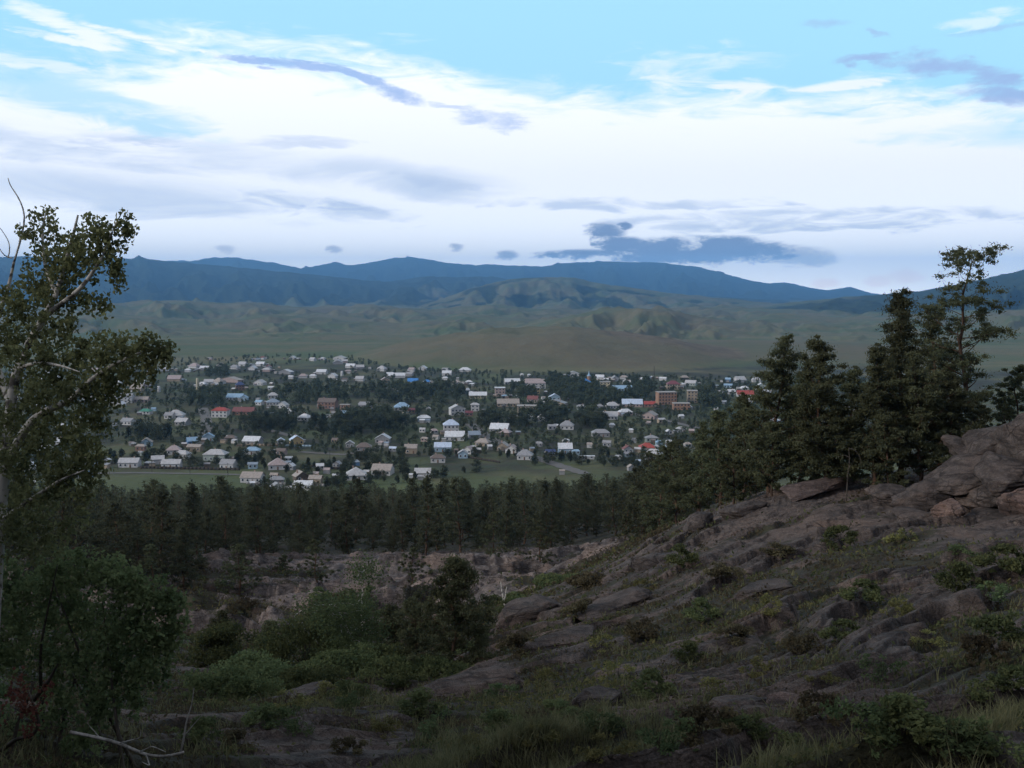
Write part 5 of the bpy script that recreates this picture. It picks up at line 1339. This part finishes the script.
H_(423, 477, 17, 'pale grey', 'white', 'gable', rz=0.0, desc='pale gabled white house at the wood edge, below the green lawn', mark='pale house at the wood edge')
H_(383, 474, 22, 'tan', 'white', 'gable', rz=-0.15, desc='broad tan-roofed white house in the front row', mark='broad tan-roofed house')
H_(356, 479, 25, 'pale grey', 'white', 'pyramid', rz=0.2, rh=4.4, desc='great pale pyramid roof in the front row near the wood', mark='great pale pyramid roof')
H_(296.5, 444, 15, 'blue-white', 'yellow', 'end gable', rz=0.35, desc='yellow house with blue-white gable roof behind the green field', mark='yellow house')
H_(281, 443.5, 8, 'blue-white', 'white', 'end gable', rz=0.2, desc='small white gabled hut left of the yellow house')
H_(252.5, 454, 16, 'light blue', 'white', 'hip', rz=0.05, desc='white house with light-blue hip roof left of the green field', mark='light-blue hip-roofed house')
H_(278, 469, 21, 'pinkish', 'white', 'pyramid', rz=0.2, rh=4.2, desc='large house with pale pinkish peaked roof right of the green field edge', mark='large pinkish peaked roof')
H_(216, 460, 24, 'pale grey', 'greenish', 'hip', rz=-0.05, storeys=1, wh=4.2, desc='big pale hip-roofed house with greenish walls above the meadow', mark='big greenish-walled house')
H_(229, 468.5, 17, 'grey', 'white', 'gable', rz=-0.25, desc='grey-roofed white house with dark windows on the meadow edge', mark='grey-roofed meadow house')
H_(172, 467.5, 20, 'pale grey', 'white', 'gable', rz=0.02, desc='low white house with long pale roof on the meadow edge', mark='low pale-roofed meadow house')
H_(130, 466.5, 21, 'pale grey', 'white', 'gable', rz=0.05, desc='broad pale gabled house at the left end of the meadow edge', mark='leftmost meadow-edge house')
H_(192, 445, 12, 'light blue', 'blue', 'gable', rz=0.5, desc='small house with slanted light-blue roof above the meadow houses', mark='slanted light-blue roof')
H_(183, 458, 16, 'pale grey', 'white', 'hip', rz=-0.3, desc='pale hip-roofed house behind the low pale-roofed meadow house')
H_(174, 454, 15, 'pinkish', 'white', 'hip', rz=0.2, desc='pinkish-grey hip roof behind and left of the pale hip roof')
H_(195, 451, 15, 'tan', 'tan', 'gable', rz=-0.1, desc='tan low house right below the slanted light-blue roof')
H_(253, 481.5, 23, 'tan', 'white', 'gable', rz=-0.12, desc='long tan-roofed house in the front row by the meadow corner', mark='long tan-roofed front house')
H_(253, 468.5, 10, 'blue-grey', 'light blue', 'gable', desc='little house with light-blue walls above the long tan front roof')
H_(301, 480.5, 17, 'tan', 'brown', 'end gable', rz=0.55, desc='tan steep-gabled barn in the front row', mark='tan steep-gabled barn')
H_(316, 483.5, 14, 'tan', 'tan', 'gable', rz=-0.15, desc='low tan wing joined to the steep-gabled barn')
H_(277, 491.5, 14, 'grey', 'white', 'end gable', rz=0.5, desc='grey gabled cottage nearest the wood, front left', mark='grey cottage nearest the wood')
H_(288, 492, 8, 'pale grey', 'white', 'gable', desc='small pale cabin right of the grey cottage nearest the wood')
H_(304, 489.5, 20, 'white', 'white', 'gable', rz=-0.1, desc='long white-roofed house nearest the wood', mark='long white roof nearest the wood')
H_(411, 453, 13, 'tan', 'tan', 'gable', rz=0.0, storeys=1, wh=3.6, desc='tan square house left of the long low blue-white roof')
H_(483, 446, 16, 'tan', 'tan', 'hip', rz=-0.3, desc='tan hip-roofed house below the low blue-grey roof', mark='tan hip roof')
H_(469, 453.5, 11, 'pinkish', 'white', 'end gable', rz=-0.5, desc='pinkish steep gable left of the grey street')
H_(525, 459, 17, 'grey', 'white', 'hip', rz=-0.1, desc='grey-roofed house at the end of the street by the wood', mark='grey-roofed house by the street end')
H_(586, 459, 18, 'white', 'white', 'flat', depth=2.5, wh=1.9, rz=0.0, desc='low white wall-like shed right of the gleaming roof', name='shed')
H_(75, 478, 10, 'white', 'white', 'gable', rz=0.4, desc='white house glimpsed through the birch at the left', mark='white house behind the birch')
H_(90, 477, 9, 'bright blue', 'light blue', 'gable', rz=-0.2, desc='small blue house right beside the birch crown')
H_(54, 499, 10, 'light blue', 'brick', 'gable', desc='turquoise-blue shed seen through the lower birch leaves')
MARKS0 = [(h['px'], h['py'], h['mark']) for h in HOUSES if h['mark']]
for h in HOUSES: tag(h['obj'], h['desc'], h['cat'], 'houses of the village')
n_named = len(HOUSES)

# --- the church
cx_, cy_ = on_plain(584, 387.5)
ch = empty('church', (cx_, cy_, vz(cx_, cy_)), 0.15)
tag(ch, 'white church with bright-blue roofs and a brick-drummed blue spire', 'church')
u = cy_ / FPX
v, f = wall_me(12 * u, 9 * u, 5.5 * u, 'hip', 3); obj('wall', poly_me('wall', v, f, WM['cream']), ch)
v, f = roof_me(13 * u, 10 * u, 3.4 * u, 'hip'); obj('roof', poly_me('roof', v, f, RM['bright blue']), ch, (0, 0, 5.5 * u))
v, f = wall_me(6 * u, 5 * u, 3.6 * u, 'end gable', 2 * u); obj('porch', poly_me('porch', [(a - 4 * u, b - 6 * u, c_) for a, b, c_ in v], f, WM['light blue']), ch)
v, f = roof_me(6.4 * u, 5.4 * u, 2 * u, 'end gable'); obj('porch_roof', poly_me('porch_roof', [(a - 4 * u, b - 6 * u, c_) for a, b, c_ in v], f, RM['bright blue']), ch, (0, 0, 3.6 * u))
t_ = np.array([(5 * u, 0, 0), (5 * u, 0, 9.6 * u)]); obj('drum', np_mesh('drum', *tube(np.array([(5 * u, 0, 5 * u), (5 * u, 0, 11.6 * u)]), np.array([1.9 * u, 1.9 * u]), 8), WM['orange brick']), ch)
sp_ = obj('spire', np_mesh('spire', *tube(np.array([(5 * u, 0, 11.5 * u), (5 * u, 0, 12.4 * u), (5 * u, 0, 13.6 * u), (5 * u, 0, 17.4 * u)]), np.array([2.2 * u, 1.6 * u, 0.7 * u, 0.05]), 8), RM['light blue']), ch)
for k in range(4):
    v, f = boxv(-0.5, 0.5, -0.05, 0.05, 1.4, 3.6); obj('window', np_mesh('window', v, f, M['glass']), ch, ((k - 1.0) * 2.6 * u + u, -4.5 * u, 0))
MARKS0.append((584, 387, 'church'))
HOUSES.append(dict(px=584, py=387, x=cx_, y=cy_, w=14 * u, d=12 * u, mark='church', nm='church'))

# --- other houses seen in the photograph, then the ones between them
OTHER = """121,407,9,white,white 128.5,424.5,14,grey,white 141,385,10,pale grey,white 138,391,14,tan,tan 117,385,12,white,white 175,381,14,pinkish,tan 164,371,10,pale grey,white 188,372,6,white,white
195,368,12,pinkish,white 205,370,10,white,grey 209,384,10,pale grey,white 231,382,28,tan,pinkish 219,384,13,tan,white 259.6,405,9,light blue,white 273,405,14,blue-grey,white 273,398,11,pale grey,white 260,385,13,pale grey,white 271,390,6,white,white
255,420,6,white,grey 243,366,9,pale grey,white 261,366,10,white,white 269,368.5,6,red,white 267,371.5,10,pale grey,pinkish 235,369,10,grey,white 221,367,9,pinkish,white 253,370,8,white,white
313,361,7,pale grey,white 323,360,6,pale grey,white 340,359.5,14,pale grey,white 293,359.5,6,white,white 338,364,11,pale grey,grey 351,368,11,white,white 360,369,9,pale grey,grey 286,374,15,white,grey 322,374,11,white,white
333,378,10,white,white 303,378,9,pinkish,white 313,378,7,white,white 291,379,5,white,white 360,381,9,pale grey,white 348,373,7,pinkish,tan 305,420.5,14,white,white 283,408,12,pale grey,white 288,415,12,white,grey
382,371,11,pale grey,white 390,376,7,white,white 423,370,9,white,white 412,371.5,7,pinkish,white 385,382.5,10,pinkish,tan 396,391,5,white,white 418.6,394,5,tan,yellow 424,421,14,white,light blue 447,375.5,10,white,white 445,380,6,white,white
465,371.5,13,white,white 469,384,7,white,grey 472,386,5,white,white 511,420,6,white,white 518,420,6,white,white 531,420,8,white,greenish 542,421,10,pale grey,white 500,432,21,white,grey 522,376,4,white,white 529,376.5,3.5,white,white
546,406,10,pale grey,white 573,376,13,pale grey,white 554.5,400,12,blue-white,light blue 555,405.5,26,grey,tan 612,408.5,14,pale grey,white 599,409,9,grey,white 625,415,15,white,pinkish 543,383.5,9,tan,white 581,409.5,9,grey,greenish
552,429.5,9,grey,white 628,384,13,pale grey,white 615,380.5,8,grey,white 584,419,6,white,grey 663,380.5,8,white,white 691,385.5,13,pale grey,greenish 638,382,9,white,white 690,409.5,5,white,white 681,418.5,6,white,white 650,418.5,16,tan,pinkish
661,423,8,pale grey,tan 681,432.5,10,pale grey,white 668.5,434.5,7,white,white 728,381.5,6,light blue,blue 739.5,382,12,pale grey,white 756,382,9,pale grey,white 761,388.5,10,white,greenish 744,390.5,8,white,white 765,394,8,white,pinkish
728,387.5,9,light blue,light blue 724,404,5,white,white 746,409,6,pale grey,white 751,418,6,white,white 716,410.5,5,white,white 158,463.5,14,pale grey,white 141,450.5,10,tan,brick 140,455.5,6,pale grey,greenish 86,464.5,11,tan,white 108,463.5,6,white,grey
207,467.5,7,grey,brown 253,444.5,19,white,grey 289,461.5,8,white,white 291,469.5,9,white,grey 274.5,478.5,9,tan,brown 320,469.5,9,white,grey 337.5,467.5,9,grey,grey 336,479,8,white,white 327,473.5,7,pinkish,grey 412,478.5,6,white,white
356,465.5,8,blue-grey,blue 393,451.5,8,blue-white,grey 383,442.5,16,white,grey 350,447.5,9,pale grey,grey 364,450.5,16,brown,grey 503,450.5,14,tan,tan 512,453,14,pinkish,white 434,433.5,8,pinkish,white 436,439.5,7,tan,white 490,449.5,6,white,grey
539,446.5,8,grey,grey 566,443.5,8,white,white 659,445,7,light blue,light blue 669,444.5,7,white,white 653.5,458,20,pale grey,grey 638,464.5,5,blue-white,grey 631,470.5,8,tan,grey 631,432.5,5,white,white 634,442.5,6,grey,white
607,446.5,9,grey,grey 612,427.5,6,white,white 745,437.5,5,white,white 747,454,5,white,grey 562,474.5,6,tan,grey 30,470,12,white,white 14,488,10,white,pinkish 45,452,11,pale grey,white 20,440,14,grey,white 62,430,12,white,white
40,410,14,pale grey,tan 15,400,12,white,white 70,395,13,grey,white 55,380,11,white,white 95,372,9,pinkish,white 20,370,9,pale grey,white 800,405,10,white,white 820,425,11,grey,white 850,410,11,pale grey,white 790,440,10,white,white 835,452,12,pale grey,white 880,420,11,white,white 905,440,10,grey,white"""
for ent in OTHER.replace('\n', ' ').replace('pale grey', 'pale_grey').replace('light blue', 'light_blue').split(' '):
    if not ent: continue
    a = ent.split(','); house(float(a[0]), float(a[1]), float(a[2]), a[3].replace('_', ' '), a[4].replace('_', ' '))
OCC = [(h['x'], h['y'], max(h['w'], h['d']) * 0.6 + 2.5) for h in HOUSES]
# open places: meadows, the lawn strips, streets (px, py, half width, half height)
OPEN = [(170, 478, 120, 11), (310, 459, 34, 4.5), (150, 430, 30, 5), (312, 367, 30, 3.5), (405, 462, 28, 4), (440, 470, 30, 5), (490, 465, 40, 7), (110, 452, 30, 6)]
DARK = [(315, 397, 40, 9), (395, 396, 35, 8), (205, 400, 24, 7), (345, 430, 42, 9), (270, 425, 26, 8), (600, 402, 26, 7), (575, 392, 24, 10), (640, 392, 16, 9), (710, 400, 14, 10), (545, 418, 22, 8), (590, 424, 14, 9), (215, 375, 14, 4), (505, 425, 25, 6), (440, 397, 25, 8), (380, 425, 26, 10), (560, 385, 14, 6), (520, 396, 16, 7), (150, 438, 26, 4)]
def inside(lst, px, py): return any(((px - a) / c_) ** 2 + ((py - b) / d) ** 2 < 1 for a, b, c_, d in lst)
def town_top(px): return float(np.interp(px, [0, 150, 300, 340, 380, 450, 520, 600, 700, 760, 900], [362, 360, 357, 357, 364, 370, 375, 377, 379, 380, 380]))
def town_bot(px): return float(np.interp(px, [0, 80, 240, 250, 300, 420, 500, 560, 640, 700, 800, 920], [492, 485, 466, 488, 492, 480, 466, 462, 468, 462, 455, 445]))
tries = 0
while len(HOUSES) < 292 and tries < 9000:
    tries += 1
    px = random.uniform(20, 790); t = random.random() ** 1.5
    py = town_top(px) + 1 + t * (town_bot(px) - town_top(px) - 4)
    if inside(OPEN, px, py) or inside(DARK, px, py): continue
    x, y = on_plain(px, py)
    if any((x - a) ** 2 + ((y - b) * 0.8) ** 2 < (q + 5) ** 2 for a, b, q in OCC): continue
    w_ = random.uniform(5, 10) * (1.15 if py < 395 else 0.95)
    house(px, py, w_ * FPX / y, random.choice(['pale grey', 'pale grey', 'white', 'grey', 'grey', 'grey', 'tan', 'tan', 'pinkish', 'dull red', 'brown', 'blue-grey', 'light blue']), random.choice(['white', 'white', 'white', 'grey', 'tan', 'pinkish', 'light blue', 'brown']))
    h = HOUSES[-1]; OCC.append((x, y, max(h['w'], h['d']) * 0.6 + 2.5))
tries = 0; ns_ = 0
homes = [h for h in HOUSES if h['nm'] == 'house']
while ns_ < 285 and tries < 9000:
    tries += 1
    b_ = random.choice(homes); b_ = b_ if random.random() < 0.5 or b_['py'] < 400 else random.choice(homes); a_ = random.uniform(0, 6.28); q_ = random.uniform(7, 17)
    x, y = b_['x'] + q_ * math.cos(a_), b_['y'] + q_ * math.sin(a_)
    px, py = project(x, y, vz(x, y))
    if px < 10 or px > 780 or inside(OPEN, px, py) or any((x - a) ** 2 + (y - b) ** 2 < (q * 0.82 + 1.2) ** 2 for a, b, q in OCC): continue
    w_ = random.uniform(3.2, 4.9) * (1 if py > 400 else 1.0)
    house(px, py, w_ * FPX / y, random.choice(['grey', 'grey', 'brown', 'pale grey', 'tan', 'pinkish', 'white', 'blue-grey']), random.choice(['grey', 'brown', 'tan', 'white', 'brown']), random.choice(['shed', 'shed', 'gable', 'flat']), name='shed', wh=random.uniform(1.8, 2.4))
    OCC.append((x, y, 3.5)); ns_ += 1
rest = HOUSES[n_named + 1:]
autolabel(rest, MARKS0)
for h in rest:
    tag(h['obj'], h['label'], h['cat'], 'houses of the village' if h['nm'] == 'house' else 'sheds of the village')

# --- masts, chimneys, poles, fences
def post(nm, px, py, top, wpx, mat, lab, cat, ns=8, taper=0.8):
    x, y = on_plain(px, py); u = y / FPX; h = (py - top) * u
    o = obj(nm, np_mesh(nm, *tube(np.array([(0, 0, -0.5), (0, 0, h * 0.5), (0, 0, h), (0, 0, h + 0.01)]), np.array([wpx / 2 * u, wpx / 2 * u * (1 + taper) / 2, wpx / 2 * u * taper, 0.01]), ns), mat), None, (x, y, vz(x, y)))
    tag(o, lab, cat); return o
post('boiler_chimney', 398, 423, 413, 1.9, WM['cream'], 'pale chimney stack, left one of a pair below the broad pale-blue roof', 'chimney')
post('boiler_chimney', 403, 423, 412, 1.9, WM['cream'], 'pale chimney stack, right one of a pair below the broad pale-blue roof', 'chimney')
post('water_tower', 197.5, 390, 378, 3.0, WM['cream'], 'slender cream tower in the upper left village', 'tower')
post('water_tower', 159, 392, 386, 3.4, WM['white'], 'short white tower among trees right of the long white two-storey building', 'tower')
post('water_tower', 342, 376, 371, 3.0, WM['white'], 'small white tower near the top edge of the village', 'tower')
post('radio_mast', 654, 380, 366, 0.8, M['bark_dark'], 'thin dark mast at the far edge above the brick apartment blocks', 'mast')
post('radio_mast', 590, 381, 372, 0.5, M['bark_dark'], 'thin pole beside the church spire', 'mast')
r_ = np.random.default_rng(77)
POLES = [(118, 470, 12), (152, 472, 12), (190, 474, 12), (228, 476, 12), (212, 440, 10), (208, 424, 9.5), (268, 462, 11), (330, 462, 11), (376, 457, 10), (482, 438, 9.5), (500, 446, 9.5), (518, 452, 10), (540, 462, 10), (690, 425, 8), (660, 416, 8)]
its = []
for px, py, hp in POLES: its.append(dict(px=px, py=py, desc='wooden utility pole with a short crossarm', hp=hp))
for it in autolabel(its, MARKS0):
    x, y = on_plain(it['px'], it['py']); u = y / FPX; h = 8.0
    root = empty('utility_pole', (x, y, vz(x, y)), 0.2); tag(root, it['label'], 'utility pole', 'utility poles in the village')
    obj('post', np_mesh('post', *tube(np.array([(0, 0, -0.4), (0, 0, h)]), np.array([0.16, 0.11]), 6), M['bark_dark']), root)
    obj('crossarm', np_mesh('crossarm', *tube(np.array([(-0.9, 0, h - 0.5), (0.9, 0, h - 0.5)]), np.array([0.07, 0.07]), 4), M['bark_dark']), root)
def fence(p0, p1, h, mat, lab):
    a, b = np.array(on_plain(*p0)), np.array(on_plain(*p1)); L = np.linalg.norm(b - a); z0 = vz(*a)
    root = empty('fence', (a[0], a[1], z0), math.atan2(b[1] - a[1], b[0] - a[0])); tag(root, lab, 'fence', 'fences of the village')
    parts = []; n = max(2, int(L / 2.5))
    for k in range(n):
        g = random.uniform(-0.06, 0.06); parts.append(boxv(k * L / n + 0.06, (k + 1) * L / n - 0.06, -0.03, 0.03, 0.05, h + g))
    obj('panel', np_mesh('panel', *merge(parts), mat), root)
    for k in range(n + 1):
        v, f = boxv(-0.06, 0.06, 0.035, 0.15, -0.3, h + 0.1); obj('post', np_mesh('post', v, f, M['bark_dark']), root, (k * L / n, 0, 0))
fence((140, 468.5), (240, 470.5), 1.6, M['bark_dark'], 'long dark fence along the top of the front meadow')
fence((285, 446.5), (312, 447), 1.5, WM['light blue'], 'pale blue-grey fence before the yellow house')
fence((246, 484), (330, 486.5), 1.5, WM['grey'], 'grey fence below the long tan-roofed front house')
fence((236, 446.5), (278, 446), 1.8, WM['tan'], 'pale plank fence left of the yellow house')
fence((640, 461), (676, 460), 1.6, WM['grey'], 'grey fence under the lower red-roofed house')
fence((300, 466), (345, 470), 1.4, M['bark_dark'], 'dark yard fence right of the large pinkish peaked roof')
fence((455, 456), (500, 463), 1.4, M['bark_dark'], 'dark fence along the lawn below the tan hip roof')

# --- dirt streets
sm, sb_, so = new_mat('street_earth'); bsdf(sb_, so, sb_.mix(sb_.noise(pos(sb_), 0.4, 5, 0.7), (0.085, 0.080, 0.075), (0.175, 0.168, 0.16)), 0.95, 0.1); M['street'] = sm
def street(pts, w):
    p = np.array([on_plain(*q) for q in pts]); t = np.linspace(0, 1, len(p)); u = np.linspace(0, 1, 60)
    q = np.stack([np.interp(u, t, p[:, k]) for k in range(2)], 1)
    for _ in range(6): q[1:-1] = .25 * q[:-2] + .5 * q[1:-1] + .25 * q[2:]
    d = np.gradient(q, axis=0); d /= np.linalg.norm(d, axis=1)[:, None]; n = np.stack([-d[:, 1], d[:, 0]], 1)
    wv = w * (1 + 0.12 * np.sin(np.arange(60) * 1.7))
    a, b = q + n * wv[:, None] / 2, q - n * wv[:, None] / 2
    v = np.stack([a, b], 1).reshape(-1, 2); z = np.array([vz(*s) for s in v]) + 0.25
    i = np.arange(59) * 2; f = np.stack([i, i + 1, i + 3, i + 2], 1)
    o = obj('dirt_road', np_mesh('dirt_road', np.column_stack([v, z]), f, M['street'])); tag(o, kind='structure')
street([(196, 446), (203, 438), (207, 428), (206, 418), (203, 408)], 9)
street([(470, 424), (486, 436), (506, 446), (530, 456), (560, 466), (585, 474)], 9)
street([(626, 412), (645, 417), (668, 421), (692, 427), (712, 432)], 7)
street([(60, 474), (140, 473), (250, 475), (262, 487), (330, 491)], 4)
street([(300, 452), (345, 455), (372, 449), (392, 446)], 6)
street([(240, 421), (262, 428), (290, 436)], 6)

# --- village trees
def town_tree(seed, h, w, n=900, size=0.75):
    r = np.random.default_rng(seed)
    wood = [tube(np.array([(0, 0, -0.3), (0.1, 0, h * 0.3), (0, 0.1, h * 0.7)]), np.array([0.22, 0.16, 0.06]), 6)]
    cl = []
    for k in range(22):
        a = r.uniform(0, 6.28); t = r.uniform(0.16, 0.97); pr = math.sqrt(max(0.04, 1 - (2 * t - 0.95) ** 2 / 1.0)); q = r.uniform(0.1, 1) ** 0.6 * pr * w * 0.42
        cl.append((math.cos(a) * q, math.sin(a) * q, h * t))
        if k < 7: wood.append(tube(np.array([(0, 0, h * min(t, .65) * 0.6), cl[-1]]), np.array([0.07, 0.02]), 4))
    cl = np.array(cl); c_ = np.repeat(cl, n // 22, 0); c_ = c_ + r.normal(size=c_.shape) * np.array((w, w, h * 0.8)) * 0.085
    lv, lf = leaf_cards(c_, size, 0.7, 0, r); wv, wf = merge(wood)
    return np.concatenate([wv, lv]), np.concatenate([wf, lf + len(wv)]), np.concatenate([np.zeros(len(wf), int), np.ones(len(lf), int)])
TT = [town_tree(1200 + k, 9.0, [9.5, 8, 6, 11, 3.8, 8.5][k]) for k in range(6)]
TTM = [np_mesh('leafy_tree', *t_[:2], [M['bark_dark'], M['town_leaf']], t_[2]) for t_ in TT]
TTL = [town_tree(1250 + k, 9.0, [10, 8, 6][k], 240, 1.35) for k in range(3)]
cand = []; tries = 0; tg = {}
while tries < 40000 and len(cand) < 4200:
    tries += 1
    px = random.uniform(-30, 930); t = random.random() ** 1.35
    py = town_top(px) - 1 + t * (town_bot(px) + 3 - town_top(px))
    dk_ = inside(DARK, px, py)
    if not dk_ and (inside(OPEN, px, py) or random.random() < (0.40 if py < 385 else 0.2)): continue
    x, y = on_plain(px, py)
    # keep off the roofs and out of the line of sight just in front of a house
    if any((x - a) ** 2 + (y - b) ** 2 < (q * 0.80 + 0.6) ** 2 or (not dk_ and abs(x - a * y / b) < q * 0.62 and 0 < b - y < 12) for a, b, q in OCC): continue
    c_ = (int(x // 6), int(y // 6)); md = 4.2 if dk_ else 4.7
    if any((x - q[0]) ** 2 + (y - q[1]) ** 2 < md * md for i in (-1, 0, 1) for j in (-1, 0, 1) for q in tg.get((c_[0] + i, c_[1] + j), ())): continue
    tg.setdefault(c_, []).append((x, y)); cand.append((x, y, px, py, dk_))
cand.sort(key=lambda q: -(1000.0 / q[1]) * (1.25 if q[4] else 1) * (1 if 95 < q[2] < 690 else 0.3))
its = []
for x, y, px, py, dk_ in cand[:295]:
    H = random.uniform(3.4, 7.6) * (0.8 if py < 392 else 1) if not dk_ else random.uniform(8, 13)
    k = random.randrange(6)
    its.append(dict(px=px, py=py, desc=('tall ' if H > 8.5 else 'low ' if H < 4.6 else '') + ['broad dark tree', 'round dark tree', 'slim dark tree', 'spreading dark tree', 'poplar', 'leafy tree'][k], x=x, y=y, H=H, k=k))
for it in autolabel(its, MARKS0):
    s = it['H'] / 9.0; o = obj('leafy_tree' if it['k'] != 4 else 'poplar_tree', TTM[it['k']], None, (it['x'], it['y'], vz(it['x'], it['y'])))
    o.scale = (s * random.uniform(.9, 1.2), s * random.uniform(.9, 1.2), s); o.rotation_euler = (0, 0, random.uniform(0, 6.28))
    tag(o, it['label'], 'tree', 'trees between the houses')
vs, fs, ms, off = [], [], [], 0
for i, (x, y, px, py, dk_) in enumerate(cand[295:]):
    v, f, mi = TTL[i % 3]; H = (random.uniform(3.2, 6.2) if not dk_ else random.uniform(8, 13)) / 9.0; a = random.uniform(0, 6.28); c_, s_ = math.cos(a), math.sin(a)
    vs.append(np.stack([(v[:, 0] * c_ - v[:, 1] * s_) * H + x, (v[:, 0] * s_ + v[:, 1] * c_) * H + y, v[:, 2] * H + vz(x, y)], 1)); fs.append(f + off); ms.append(mi); off += len(v)
o = obj('village_trees', np_mesh('village_trees', np.concatenate(vs), np.concatenate(fs), [M['bark_dark'], M['town_leaf']], np.concatenate(ms)))
tag(o, 'remaining small trees among the far houses, merging into dark green', 'trees', kind='stuff')
print('houses', len(HOUSES), 'trees', len(cand))
